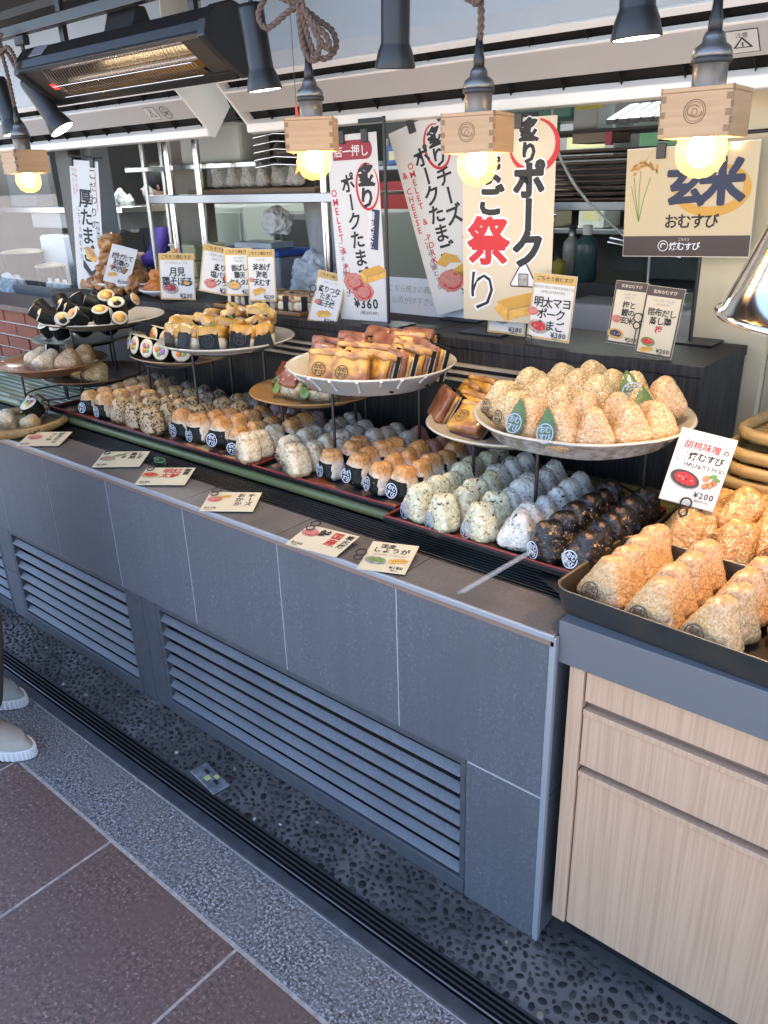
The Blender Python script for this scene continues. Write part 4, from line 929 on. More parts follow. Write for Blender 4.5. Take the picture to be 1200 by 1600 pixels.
# right half of the kitchen
rs = thing('tray_stack', 'stack of dark brown trays on a kitchen rack at right', 'tray stack', (-.93, 1.95, 1.50))
MB().box(-.36, .42, -.16, .16, -.035, -.002).build('rack_shelf', M_steeld, rs, .003)
tm = mk('tray_brown', (.075, .04, .028), .4)
for k in range(9):
    MB().box(-.33, .38, -.15, .15, k*.021, k*.021+.011).build('tray', tm, rs, .003)
for x in (-.34, .40): MB().tube([(x, .1, -1.5), (x, .1, .6)], .012, 10).build('rack_post', M_black, rs)
MB().box(-.36, .42, -.16, .16, .235, .245).build('upper_shelf', M_kdark, rs)
boxthing('teal_box', 'teal box on the high shelf right of the festival banner', 'box', -1.30, -1.02, 1.86, 2.1, 1.795, 1.96, M_teal, .006)
boxthing('white_tub', 'white tub with a yellow label on the high shelf', 'tub', -1.0, -.90, 1.84, 1.98, 1.746, 1.86, mk('tub_pale', (.5, .54, .56), .4), .006, (('label', (-.045, .07, -.074, -.0705, .07, .10), mk('yellow_label', (.68, .60, .06), .5)),))
for i in range(5):
    tag(MB().obox((-.83+i*.045, 1.9, 1.795), (.018, 0, 0), (0, .1, .03), (0, -.003, .008)).build('knife', M_steeld, None, .002), ['leftmost', 'second', 'middle', 'fourth', 'rightmost'][i]+' steel blade lying on the high kitchen shelf', 'blade', 'blades on the high shelf')
tag(MB().box(-.86, -.835, 1.83, 1.85, 1.69, 1.745).build('pink_tag', mk('pink_plastic', (.6, .12, .2), .5)), 'small pink tag hanging under the high shelf', 'tag')
boxthing('cream_carton', 'small cream carton on the dark trays', 'carton', -1.0, -.84, 1.84, 2.0, 1.701, 1.744, mk('carton', (.35, .31, .24), .6), .003)
boxthing('kitchen_unit', 'dark kitchen unit under the tap and bottles', 'unit', -1.45, .0, 1.55, 1.95, 0, 1.235, M_kdark, .006)
boxthing('plastic_bin', 'pale plastic bin below the tap behind the price cards', 'bin', -.72, -.24, 1.30, 1.50, 1.0, 1.20, mk('pale_drawer', (.42, .43, .46), .4), .01)
boxthing('dark_locker', 'dark green grey locker behind the scanner', 'locker', -.62, -.215, 1.72, 1.9, 1.2355, 1.52, mk('locker_dark', (.035, .05, .05), .4), .006)
t = thing('tap', 'steel kitchen tap over the dark unit', 'tap', (-.95, 1.62, 1.236))
MB().tube([(0, 0, 0), (0, 0, .20)], .013, 12).build('riser', M_steel, t); MB().tube([(-.16, -.06, .16), (0, 0, .14)], .011, 10).build('spout', M_chrome, t); MB().tube([(-.04, 0, .215), (.03, -.01, .225)], .007, 8).build('lever', M_chrome, t)
MB().tube(smooth_path([(0, 0, .09), (-.06, -.03, .08), (-.12, -.04, .03), (-.15, -.05, -.03)]), .005, 8).build('hose', M_steel, t)
bottle(-.87, 1.64, 1.236, .032, .18, mk('clear_bottle', (.30, .32, .30), .2), M_steeld, 'clear pump bottle beside the tap')
bottle(-.79, 1.60, 1.236, .04, .19, mk('teal_bottle', (.045, .10, .11), .25), M_plastw, 'dark teal pump bottle right of the tap')
bottle(-.875, 1.56, 1.236, .024, .09, mk('yellow_bottle', (.30, .27, .04), .4), M_blackp, 'small olive yellow bottle in front of the pump bottles')
tag(MB().tube([(-.70, 1.60, 1.385), (-.42, 1.56, 1.345)], .008, 10).tube([(-.70, 1.585, 1.372), (-.42, 1.545, 1.332)], .008, 10).build('tongs', M_chrome), 'steel tongs hanging before the dark locker', 'tongs')
t = thing('hand_scanner', 'grey green hand scanner on a stand by the cream pillar', 'scanner', (-.35, 1.40, 1.20))
MB().lathe([(.0001, .045), (.03, .04), (.05, .01), (.045, -.02), (.0001, -.025)], 20, sx=1.4, sy=.9).build('body', mk('scanner_grey', (.16, .21, .19), .4), t)
MB().box(-.02, .02, -.015, .015, -.20, -.02).build('grip', M_blackp, t, .004)
def cable(pts, lab, r=.004): return tag(MB().tube(smooth_path(pts), r, 6).build('cable', mk('white_cable', (.55, .55, .55), .5)), lab, 'cable')
cable([(-.90, 1.50, 1.80), (-.885, 1.5, 1.70), (-.83, 1.5, 1.60), (-.76, 1.5, 1.52), (-.66, 1.5, 1.44), (-.58, 1.5, 1.38)], 'white cable drooping behind the right hand banner', .0045)
cable([(-.46, 1.4, 1.83), (-.468, 1.4, 1.7), (-.47, 1.4, 1.4), (-.468, 1.4, 1.28), (-.47, 1.4, 1.2)], 'white cable falling behind the brown rice poster')
# left showcase
boxthing('showcase_counter', 'dark counter of the showcase at the far left', 'counter', -5.3, -3.36, 1.3, 2.0, 0, 1.02, M_kdark, .006)
boxthing('showcase_shelf', 'grey steel shelf across the far left showcase', 'shelf', -5.3, -3.75, 1.62, 2.0, 1.455, 1.49, M_steel, .003)
boxthing('storage_unit', 'grey drawer unit below the far left shelf', 'drawer', -4.9, -3.85, 1.66, 2.0, 1.36, 1.4545, mk('drawer_grey', (.36, .37, .37), .4), .006)
boxthing('white_cooler', 'white cooler box inside the far left showcase', 'cooler', -4.55, -4.12, 1.5, 1.75, 1.02, 1.33, M_plastw, .02)
boxthing('dark_board', 'dark board standing at the left edge of the showcase', 'board', -5.1, -4.75, 1.64, 1.75, 1.4905, 1.82, mk('board_grey', (.12, .13, .15), .5), .006)
boxthing('blue_carton', 'light blue carton on the far left shelf', 'carton', -4.33, -4.12, 1.66, 1.8, 1.4905, 1.58, mk('sky_blue', (.2, .36, .55), .5), .006)
def pot(x, y, z, r, h, mat, lab):
    t = thing('pot', lab, 'pot', (x, y, z)); MB().lathe([(.0001, 0), (r*.95, 0), (r, .01), (r, h), (r*1.04, h+.004), (r*.94, h+.006), (r*.93, .02), (.0001, .018)], 36).build('body', mat, t)
    MB().lathe([(r*1.06, h+.007), (r*1.02, h+.018), (r*.3, h+.03), (.0001, h+.031)], 36).build('lid', mk('pot_lid', (.38, .33, .25), .4), t); return t
pot(-4.62, 1.42, 1.021, .13, .20, mk('pot_black', (.03, .035, .04), .25, .4), 'large black pot with a tan lid in the far left showcase')
pot(-4.20, 1.36, 1.021, .085, .135, mk('pot_black', (.03, .035, .04)), 'small black pot with a yellow rim in the far left showcase')
for i in range(3): bottle(-4.12+i*.085, 1.30, 1.021, .026, .085, M_plastw, M_white, ['left', 'middle', 'right'][i]+' one of three white squeeze bottles in the showcase', 'white squeeze bottles')
crumple(-4.34, 1.165, 1.03, .14, .06, .10, mk('clear_plastic', (.42, .47, .50), .2, bump=(30, .8, .01)), 'plastic_bag', 'clear plastic bag pressed against the far left showcase glass', 'bag', 12)
crumple(-3.95, 1.17, .985, .15, .05, .05, mk('clear_plastic', (.42, .47, .5)), 'plastic_bag', 'flat clear plastic bag on the showcase floor near the white card', 'bag', 21)
tag(MB().box(-5.3, -3.47, 1.0, 1.28, .90, .955).build('showcase_ledge', M_blackp, None, .004), 'black ledge below the far left showcase glass', 'ledge')

# ------------------------------------------------------------------ banners and cards
def card(name, lab, cat, loc, w_, h_, rot, paper=M_paper, thick=.0012, border=None, group=None):
    t = thing(name, lab, cat, loc, rot, group=group)
    MB().box(-w_/2, w_/2, -thick/2, thick/2, 0, h_).build('sheet', paper, t, .0003)
    return t, Print(-thick/2-.0006)
def omelette_pic(p, x, z, s_, mi=None):
    p.shape([(x-s_, z-.15*s_), (x-.55*s_, z-.55*s_), (x+.85*s_, z-.15*s_), (x+s_, z+.2*s_), (x+.45*s_, z+.5*s_), (x-.7*s_, z+.2*s_)], I['e'], dy=.0004)
    p.shape([(x-.9*s_, z+.1*s_), (x+.45*s_, z+.48*s_), (x+.95*s_, z+.2*s_), (x-.42*s_, z-.15*s_)], I['c'] if s_ > 1 else I['o'], dy=.0007)
    p.line([(x-.45*s_, z-.5*s_), (x-.42*s_, z-.15*s_), (x+.95*s_, z+.18*s_)], .05*s_, I['f'], dy=.001)
def pork_pic(p, x, z, s_):
    p.ell(x, z, s_, .7*s_, I['p'], dy=.0004, wob=.06); p.ell(x+.1*s_, z-.1*s_, .7*s_, .45*s_, I['r'], dy=.0006, wob=.1); p.ell(x+.08*s_, z-.06*s_, .62*s_, .38*s_, I['p'], dy=.0008, wob=.1)
def bowl_pic(p, x, z, s_, food, dish='k', rot=-.12):
    p.ell(x, z, s_, .58*s_, I['gr'], dy=.0003, rot=rot); p.ell(x, z+.04*s_, .97*s_, .54*s_, I[dish], dy=.0005, rot=rot)
    p.ell(x, z+.05*s_, .72*s_, .36*s_, I[food], dy=.0008, rot=rot, wob=.12)
    for k in range(12):
        a = RND.uniform(0, 6.28); q = RND.uniform(0, .6)
        p.ell(x+q*.85*s_*math.cos(a), z+.06*s_+q*.4*s_*math.sin(a), .1*s_, .07*s_, I['p'] if k % 2 else I[food], dy=.0011, rot=a, n=7, wob=.3)
def triangle_pic(p, x, z, s_):
    p.shape([(x-.75*s_, z-.6*s_), (x+.75*s_, z-.6*s_), (x+.8*s_, z-.45*s_), (x+.14*s_, z+.72*s_), (x-.14*s_, z+.72*s_), (x-.8*s_, z-.45*s_)], I['k'], dy=.0004)
    p.shape([(x-.70*s_, z-.53*s_), (x+.70*s_, z-.53*s_), (x+.72*s_, z-.43*s_), (x+.1*s_, z+.64*s_), (x-.1*s_, z+.64*s_), (x-.72*s_, z-.43*s_)], I['w'], dy=.0006)
    p.rect(x-.3*s_, x+.3*s_, z-.52*s_, z+.12*s_, I['k'], dy=.0009); p.rect(x-.26*s_, x+.26*s_, z-.5*s_, z+.08*s_, I['gr'], dy=.0011)
def stand(x, y, ztop, lab, arm=None, r=.0055):
    """slim black banner stand: base plate, pole, clip arm"""
    t = thing('banner_stand', lab, 'banner stand', (x, y, 1.1605))
    MB().box(-.075, .075, -.05, .05, 0, .006).build('base_plate', M_black, t, .002)
    MB().tube([(0, 0, .006), (0, 0, ztop-1.1605)], r, 10).build('pole', M_black, t)
    if arm:
        for (dx, z) in arm: MB().box(min(0, dx), max(0, dx), -.004, .004, z-1.1605-.006, z-1.1605+.006).build('arm', M_black, t, .001)
    return t
def clip(parent, x, z):
    c = MB().box(x-.012, x+.012, -.008, .004, z-.026, z+.012).build('clip', M_blackp, parent, .002); return c

# banner A: narrow one at far left
b, p = card('banner', 'narrow omelette banner on a black clip arm at the far left', 'banner', (-2.925, .865, 1.128), .175, .585, (R_(-3), R_(5), R_(12)), M_paper)
p.v('こだわりの', .048, .56, .046, I['k'], .005, 1.15); p.v('厚たまご', .0, .47, .078, I['k'], .03, 1.02, jit=.07); p.v('ごちそう焼むすび', -.048, .40, .024, I['k'], 0, 1.25)
p.v('THICK', -.05, .55, .02, I['r'], 0, 1.0); p.v('OMELET', -.068, .555, .02, I['r'], 0, 1.0)
p.line([(.066, .55), (.069, .38)], .0025, I['r']); p.rect(.055, .074, .235, .335, I['n']); p.v('備長炭焼', .0645, .332, .023, I['w'], .01, 1., dy=.0005)
p.ell(.012, .19, .042, .026, I['e'], dy=.0003, rot=-.7); p.ell(.012, .20, .032, .013, I['f'], dy=.0006, rot=-.7)
p.shape([(-.04, .165), (.01, .115), (.05, .135), (.045, .112), (.01, .085), (-.042, .13)], I['k'], dy=.0004); p.shape([(-.04, .128), (.01, .083), (.05, .11), (.012, .068)], I['gr'], dy=.0006)
p.ell(-.05, .045, .022, .03, I['f'], dy=.0003); p.ell(.05, .05, .022, .034, I['v'], dy=.0003); p.ell(.052, .04, .014, .018, I['e'], dy=.0006)
p.h('¥250', -.03, .055, .027, I['k'], .02); p.h('(税込¥270)', -.03, .03, .009, I['k'], 0); p.mb.build('print', INKS, b)
for x in (-.075, .055): clip(b, x, .585)
MB().tube([(-.09, .004, .60), (.105, .004, .60)], .004, 8).build('hanging_rod', M_black, b)
MB().tube([(.055, .004, .60), (.055, .02, 1.1605-1.128-.55)], .0045, 8).build('pole', M_black, b)

# banner B: omelette and pork, 360
stand(-1.085, .83, 1.77, 'slim black stand holding the omelette and pork banner', [(-.10, 1.762)])
b, p = card('banner', 'hanging omelette and pork banner priced 360 yen left of a black pole', 'banner', (-1.195, .832, 1.166), .196, .562, (R_(2), R_(-1), R_(4)), M_paper)
p.rect(-.075, .055, .49, .545, I['m']); p.ell(.055, .5175, .024, .0275, I['m'], dy=.0001); p.h('店一押し', -.07, .515, .034, I['w'], .01, dy=.0006)
p.v('炙り', .052, .478, .066, I['k'], .045, 1.0, lean=-.05); p.ring(.052, .412, .042, .066, .009, I['r'], dy=-.0002, a0=1.2, a1=7.1, taper=True)
p.v('ポークたまご', -.026, .452, .057, I['k'], .03, .98, lean=.13, jit=.06)
p.v('OMELET', -.085, .41, .030, I['r'], .015, .9, lean=.12, jit=.03); p.v('& PORK', -.062, .235, .028, I['r'], .015, .9, lean=.12, jit=.03); p.v('ごちそう焼むすび', -.073, .25, .021, I['k'], 0, 1.05, lean=.1); p.ring(-.056, .16, .0135, .0135, .002, I['r'])
p.rect(.056, .086, .225, .345, I['n'], rot=-.14, dy=.0003); p.v('備長炭焼', .063, .342, .0285, I['w'], .012, 1., lean=-.14, dy=.0009)
pork_pic(p, -.03, .125, .042); pork_pic(p, .005, .095, .045); omelette_pic(p, .052, .15, .058)
p.h('¥360', -.035, .056, .042, I['k'], .03); p.h('(税込¥388)', -.015, .026, .0145, I['k'], 0); p.mb.build('print', INKS, b); clip(b, -.035, .562); clip(b, .055, .562)

# banner C: leaning cheese banner
b, p = card('banner', 'tilted cheese omelette and pork banner priced 380 yen leaning to the right', 'banner', (-.905, 1.0, 1.205), .215, .575, (R_(3), R_(-16), R_(6)), M_paper)
p.v('炙りチーズ', .048, .545, .061, I['k'], .03, .95, jit=.06); p.ring(.048, .487, .043, .063, .009, I['r'], dy=-.0002, a0=1.2, a1=7.1, taper=True)
p.v('ポークたまご', -.012, .505, .061, I['k'], .03, .95, jit=.06)
p.v('OMELET & PORK', -.060, .475, .027, I['r'], .015, .9, jit=.03); p.v('& CHEESE', -.088, .455, .027, I['r'], .015, .9, jit=.03); p.v('ごちそう焼むすび', -.075, .245, .021, I['k'], 0, 1., lean=.05); p.ring(-.07, .158, .0125, .0125, .002, I['r'])
p.rect(.06, .093, .105, .215, I['n'], rot=.06); p.v('備長炭焼', .076, .212, .026, I['w'], .012, 1., lean=.05, dy=.0006)
pork_pic(p, -.02, .095, .05); omelette_pic(p, .042, .12, .052); p.shape([(-.06, .16), (-.02, .185), (.02, .165), (.03, .14), (-.01, .15), (-.03, .14)], I['o'], dy=.0012)
p.h('¥380', .005, .05, .037, I['k'], .03); p.h('(税込¥410)', .012, .022, .0135, I['k'], 0); p.mb.build('print', INKS, b); clip(b, -.02, .575); clip(b, .085, .575)
stand(-.93, 1.045, 1.80, 'black stand hidden behind the tilted cheese banner', [(-.12, 1.79)])

# banner D: festival banner
stand(-.735, .878, 1.755, 'slim black stand behind the large festival banner', [(.14, 1.745)])
b, p = card('banner', 'large cream festival banner with red lettering and a drawn rice ball', 'banner', (-.655, .845, 1.205), .278, .532, (R_(2), R_(0), R_(5)), M_cream)
def outl(txt, x, z, size, mi, pitch=.98, bold=.06):
    st = RND.getstate(); p.v(txt, x, z, size, I['w'], bold+.055, pitch, jit=.04); RND.setstate(st); p.v(txt, x, z, size, mi, bold, pitch, jit=.04, dy=.0006)
outl('炙り', .062, .53, .056, I['k']); outl('ポーク', .066, .425, .098, I['k'], .9); p.ring(.075, .465, .068, .062, .016, I['r'], dy=-.0003, a0=3.2, a1=7.6, taper=True)
outl('たまご', -.052, .53, .084, I['k'], .95); outl('祭', -.056, .29, .135, I['r'], bold=.04); outl('り', -.075, .15, .13, I['k'], bold=-.005)
triangle_pic(p, .055, .132, .052); omelette_pic(p, .045, .048, .082)
p.mb.build('print', INKS, b); clip(b, .03, .532)

# brown rice poster
b, p = card('poster', 'laminated brown rice poster with a rice ear drawing hanging at right', 'poster', (-.222, 1.02, 1.387), .335, .268, (R_(2), R_(-1.5), R_(0)), mk('poster_tan', (.50, .40, .22), .5, coat=.6, coat_rough=.06))
p.rect(-.1665, .1665, .001, .052, I['b']); p.ring(.06, .165, .088, .055, .024, I['o'], a0=2.4, a1=7.6, taper=True)
for (c, x, z, s_) in (('玄', -.005, .175, .105), ('米', .085, .182, .115)): p.ch(c, x, z, s_, I['n'], .055, RND.uniform(-.06, .06), dy=.0006)
p.h('おむすび', -.055, .088, .038, I['k'], .02, .92, dy=.0006)
for (a, c) in (((-.118, .235), (-.10, .262)), ((-.14, .22), (-.125, .25))): p.line([a, c], .0012, I['f'])
for k in range(26):
    a = 2.7-k*.085; x, z = -.115+.034*math.cos(a)*1.1, .195+.038*math.sin(a); p.ell(x+RND.uniform(-.006, .006), z+RND.uniform(-.006, .006), .0065, .003, I['o'] if k % 3 else I['f'], dy=.0004, rot=a+1.2, n=10)
for (x2, z2) in ((-.152, .18), (-.145, .20), (-.10, .20), (-.128, .215)): p.line([(-.127, .088), ((x2-.127)/2-.002, (z2+.1)/2), (x2, z2)], .0018, I['v'])
p.ring(-.055, .027, .013, .013, .002, I['w'], dy=.0005); p.ring(-.055, .027, .006, .006, .003, I['w'], dy=.0005, a0=.5, a1=4); p.h('焼むすび', -.038, .026, .022, I['w'], .02, .92, dy=.0005); p.hc('ごちそう', .0, .043, .0075, I['w'], 0, dy=.0005)
p.mb.build('print', INKS, b); MB().box(-.168, .168, -.0004, .0013, -.001, .27).build('lamination', M_laminate, b)
for x in (-.075, .012): clip(b, x, .268)
MB().tube([(-.085, .003, .288), (.21, .003, .288)], .0045, 8).build('hanging_rod', M_black, b)
stand(-.185, 1.045, 1.675, 'black stand with a square foot under the brown rice poster')

def loop_clip(parent, x, z, r=.011, post=.0):
    """black wire holder with two stacked rings"""
    mb = MB()
    for (zz, rr) in ((z, r), (z-r*1.75, r*.78)):
        mb.tube([(x+rr*math.cos(k*math.pi/9), -.006, zz+rr*math.sin(k*math.pi/9)) for k in range(18)], .0016, 6, closed=True)
    if post: mb.tube([(x, -.004, z-r*2.4), (x, -.002, z-r*2.4-post)], .0016, 6)
    return mb.build('wire_holder', M_wire, parent)
def price_card(lab, loc, w_, h_, rot, lines, eng, price, pics, head='ごちそう焼むすび', headm='g', paper=M_paper, size=None, clipx=None, ctax='(税込)', frame=True):
    t, p = card('price_card', lab, 'price card', loc, w_, h_, rot, paper)
    if headm:
        p.rect(-w_/2+.001, w_/2-.001, h_*.855, h_-.001, I[headm]); p.hc(head, 0, h_*.925, w_*.105, I['k'] if headm == 'g' else I['c'], .01, dy=.0005)
    if frame:
        for (a, c) in ((-w_/2+.001, -w_/2+.005), (w_/2-.005, w_/2-.001)): p.rect(a, c, .001, h_*.855, I[headm or 'g'])
        p.rect(-w_/2+.001, w_/2-.001, .001, .006, I[headm or 'g'], dy=.0002)
    zz = h_*.80
    for e_ in eng: p.hc(e_, 0, zz, w_*.085, I['d'], 0, dy=.0004); zz -= w_*.095
    sz = size or w_*.24; zz -= sz*.5
    for (ln, mi) in lines: p.hc(ln, .002, zz, sz, I[mi], .02, .92, dy=.0006); zz -= sz*1.02
    for (fn, x, z, s_, kw) in pics: fn(p, x*w_, z*h_, s_*w_, **kw)
    if price:
        p.h(price, w_*.06, h_*.095, w_*.15, I['k'], .015, dy=.0014); p.h(ctax, w_*.10, h_*.045, w_*.06, I['k'], 0, dy=.0014)
    p.mb.build('print', INKS, t)
    if clipx is not None: loop_clip(t, clipx[0]*w_, clipx[1]*h_, post=clipx[2] if len(clipx) > 2 else 0)
    return t
Y8 = .80
price_card('white card with a pink drawing inside the far left showcase edge', (-3.09, .93, 1.165), .085, .17, (R_(-8), 0, R_(16)), [('カリカリ', 'k'), ('ウインナ', 'k')], ['FRIED'], None, [(pork_pic, 0, .28, .22, {})], headm='v', head='焼むすび', size=.02, frame=False, clipx=(-.58, .45, .05))
price_card('white card leaning against the fried chicken pile', (-2.605, .80, 1.21), .12, .165, (R_(-22), R_(14), R_(28)), [('揚げたて', 'k'), ('若鶏の', 'k'), ('唐揚げ', 'k')], [], '¥100', [(omelette_pic, -.2, .22, .2, {}), (pork_pic, -.28, .42, .1, {})], headm=None, size=.027, frame=False)
sk_ = thing('sale_tag', 'small yellow tag with pink writing standing in the orange food', 'tag', (-2.36, .86, 1.20), (R_(-10), R_(28), R_(20)))
MB().prism([(-.03, .10), (.03, .10), (.036, .145), (.0, .185), (-.036, .145)], -.0006, .0006, 'y').build('sheet', M_gold, sk_); p = Print(-.0012); p.v('大人気', .0, .178, .025, I['r'], .02); p.mb.build('print', INKS, sk_); MB().tube([(0, 0, -.03), (0, 0, .10)], .0015, 6).build('pick', M_bamby, sk_)
price_card('upright card with a red bowl drawing beside the sale tag', (-2.165, .80, 1.172), .155, .178, (R_(-7), R_(1), R_(26)), [('月見', 'k'), ('鶏そぼろ', 'k')], ['CHICKEN & EGG'], '¥230', [(bowl_pic, -.2, .25, .24, dict(food='m', dish='gr')), (bowl_pic, .26, .36, .13, dict(food='e', dish='n'))])
price_card('tilted card with red fruit drawings behind the upright bowl card', (-1.945, .825, 1.205), .155, .178, (R_(-8), R_(9), R_(24)), [('炙り', 'k'), ('塩バラ', 'k'), ('イクラ', 'k')], ['CHAR GRILLED', 'SALT PORK'], '¥250', [(bowl_pic, .28, .33, .18, dict(food='r', dish='m')), (pork_pic, -.2, .2, .17, {})], size=.027)
price_card('left one of two cards clipped together before the wrapped food tray', (-1.775, .80, 1.213), .12, .168, (R_(-5), R_(-1), R_(20)), [('香ばし', 'k'), ('鶏天', 'k'), ('タルタル', 'k')], ['CHICKEN', 'TARTAR'], '¥250', [(bowl_pic, -.2, .22, .25, dict(food='e', dish='gr'))], size=.025, clipx=(.56, .36, .05))
price_card('right one of two cards clipped together before the wrapped food tray', (-1.655, .80, 1.20), .118, .18, (R_(-5), R_(-1), R_(16)), [('釜あげ', 'k'), ('海老', 'k'), ('天むす', 'k')], ['SHRIMP'], '¥230', [(omelette_pic, -.12, .2, .25, {}), (pork_pic, -.35, .42, .1, {})], size=.026)
price_card('strongly tilted card with a fish drawing at the front edge of the shelf', (-1.338, .775, 1.150), .112, .172, (R_(-14), R_(11), R_(14)), [('炙りつな', 'k'), ('たまご', 'k'), ('玉子焼', 'k')], ['TUNA & EGG'], '¥280', [(omelette_pic, .0, .2, .26, {}), (pork_pic, -.28, .4, .12, {})], size=.023, clipx=(-.52, .62))
price_card('card half hidden under the festival banner with a green dish', (-.665, .866, 1.165), .125, .17, (R_(-4), R_(2), R_(4)), [('わさび', 'k'), ('ポーク', 'k')], ['WASABI'], '¥380', [(bowl_pic, -.15, .26, .22, dict(food='v', dish='gr'))])
price_card('card with a red cod roe dish right of the festival banner', (-.49, .80, 1.175), .128, .175, (R_(-4), R_(3), R_(3)), [('明太マヨ', 'k'), ('ポーク', 'k'), ('たまご', 'k')], ['MENTAIKO MAYONNAISE', 'OMELET&PORK'], '¥380', [(bowl_pic, -.25, .19, .25, dict(food='r', dish='gr')), (pork_pic, -.42, .42, .13, {})], size=.030, clipx=(-.43, -.02))
price_card('shorter brown topped card of the pair before the brown rice poster', (-.275, .805, 1.184), .088, .158, (R_(-6), R_(3), R_(2)), [('梅と', 'k'), ('鰹の', 'k'), ('玄米', 'k')], ['PLUM AND', 'BONITO'], '¥200', [(bowl_pic, -.25, .16, .26, dict(food='n', dish='o')), (pork_pic, -.3, .4, .16, {})], head='玄米おむすび', headm='b', paper=M_cream, size=.019)
price_card('taller brown topped card with a red plum drawing before the poster', (-.185, .79, 1.166), .096, .170, (R_(-6), R_(4), R_(2)), [('昆布だし', 'k'), ('蒸し鶏', 'k'), ('梅', 'r')], ['SALTED PLUM', 'CHICKEN'], '¥200', [(bowl_pic, -.2, .2, .2, dict(food='r', dish='v')), (omelette_pic, -.2, .09, .18, {})], head='玄米おむすび', headm='b', paper=M_cream, size=.020, clipx=(-.56, .52, .04))
# walnut miso card over the dark pans
t, p = card('price_card', 'white walnut miso card on a black wire holder between the dark pans', 'price card', (.072, .405, .950), .094, .128, (R_(-10), R_(13), R_(28)), M_paper, .0015)
p.h('胡桃味噌', -.036, .104, .0155, I['r'], .01, 1.02, jit=.02); p.ch('の', .036, .103, .0115, I['k'], .02); p.h('焼むすび', -.022, .086, .0155, I['k'], .02, .95, jit=.05)
p.ring(-.034, .085, .0085, .012, .0006, I['n']); p.v('甘じょっぱ', -.034, .095, .0038, I['n'], 0); p.h('WALNUTS', -.024, .070, .0105, I['k'], -.005, .98); p.h(' MISO', .018, .070, .0095, I['k'], -.005, .85)
bowl_pic(p, -.016, .043, .0265, 'r', 'b', -.2)
for (x, z) in ((.018, .053), (.028, .043), (.020, .040), (.033, .049)): p.ell(x, z, .0065, .0055, I['f'], dy=.0004, wob=.1, rot=x*50)
p.ell(.028, .059, .007, .0035, I['v'], dy=.0006, rot=.4); p.ell(.036, .055, .006, .003, I['v'], dy=.0007, rot=-.3)
p.h('¥200', .006, .022, .0145, I['k'], .01); p.h('(税込¥216)', .008, .0115, .0048, I['k'], 0); p.mb.build('print', INKS, t); MB().box(-.0475, .0475, -.0003, .0011, -.0008, .1288).build('lamination', M_laminate, t)
loop_clip(t, -.002, .004, .0092, .05); t.scale = (1.2, 1.2, 1.2)
# cards lying on the ledge: printed sideways, columns of writing
def ledge_card(lab, quad_c, w_, h_, yaw, cols, price, pics, upright=False):
    t = thing('price_card', lab, 'price card', (quad_c[0], quad_c[1], .812), (R_(-90+7), 0, yaw))
    MB().box(-w_/2, w_/2, -.0006, .0006, -h_/2, h_/2).build('sheet', mk('ledge_paper', (.62, .54, .36), .55, coat=.4, coat_rough=.12), t, .0003)
    p = Print(-.0013)
    if upright:
        p.h('国産', -.03, h_*.36, .018, I['k'], .01); p.h('しょうが', -.045, h_*.22, .022, I['k'], .02, 1.0); p.hc('GINGER PICKLED', 0, h_*.06, .009, I['d'], 0)
    else:
        for (tx, x, s_, mi) in cols: p.v(tx, x*w_, h_*.43, s_, I[mi], .02, 1.0)
    for (fn, x, z, s_, kw) in pics: fn(p, x*w_, z*h_, s_*h_, **kw)
    p.h(price, (-.44 if not upright else .12)*w_, -h_*.34, .0135, I['k'], .02); p.h('(税込)', (-.42 if not upright else .14)*w_, -h_*.43, .007, I['k'], 0)
    p.mb.build('print', INKS, t)
    loop_clip(t, -w_*.38 if not upright else -w_*.58, h_*.52 if not upright else .0, .0125)
    return t
ledge_card('cream card lying on the ledge beside the low bamboo basket', (-1.984, .055), .15, .115, R_(36), [('焼きたら', .3, .022, 'k'), ('つくね', .12, .022, 'k')], '¥180', [(pork_pic, -.25, .1, .22, {})])
ledge_card('cream card lying on the ledge with a green leaf drawing', (-1.571, .088), .15, .11, R_(37), [('しそ', .36, .024, 'k'), ('高菜', .2, .024, 'k'), ('ごま', .02, .022, 'k')], '¥180', [(bowl_pic, -.3, .02, .24, dict(food='f', dish='gr')), (lambda p, x, z, s_: p.ell(x, z, s_, s_*.3, I['v'], rot=.5), -.1, .25, .2, {})])
ledge_card('cream card lying on the ledge with bold red characters', (-1.324, .076), .15, .11, R_(35), [('国産', .38, .02, 'k'), ('紅鮭', .18, .03, 'r'), ('明太', -.02, .03, 'r')], '¥180', [(bowl_pic, -.32, .05, .26, dict(food='r', dish='o'))])
ledge_card('cream card lying on the ledge with a yellow cheese drawing', (-1.008, .06), .145, .105, R_(34), [('チーズ', .34, .023, 'k'), ('おかか', .14, .023, 'k')], '¥170', [(pork_pic, -.33, .1, .2, {}), (omelette_pic, -.16, .24, .18, {})])
ledge_card('landscape cream card with a salmon drawing overhanging the ledge', (-.637, .028), .148, .10, R_(8), [('炭火焼', .40, .02, 'k'), ('国産', .18, .03, 'r'), ('鮭', -.08, .034, 'k')], '¥160', [(pork_pic, -.32, .18, .24, {})])
ledge_card('upright cream ginger card lying nearest the tongs on the ledge', (-.452, .052), .112, .118, R_(22), [], '¥180', [(bowl_pic, -.22, -.16, .22, dict(food='v', dish='gr')), (omelette_pic, .24, -.12, .2, {})], True)
# green vinyl tie beside the leaf card
tag(MB().tube([(-1.452+.022*math.cos(k*.5), .148+.012*math.sin(k*.5), .806+.0007*k) for k in range(24)], .003, 6).build('green_tie', mk('green_vinyl', (.08, .16, .07), .4)), 'coiled green tie lying on the grille beside the leaf card', 'tie')

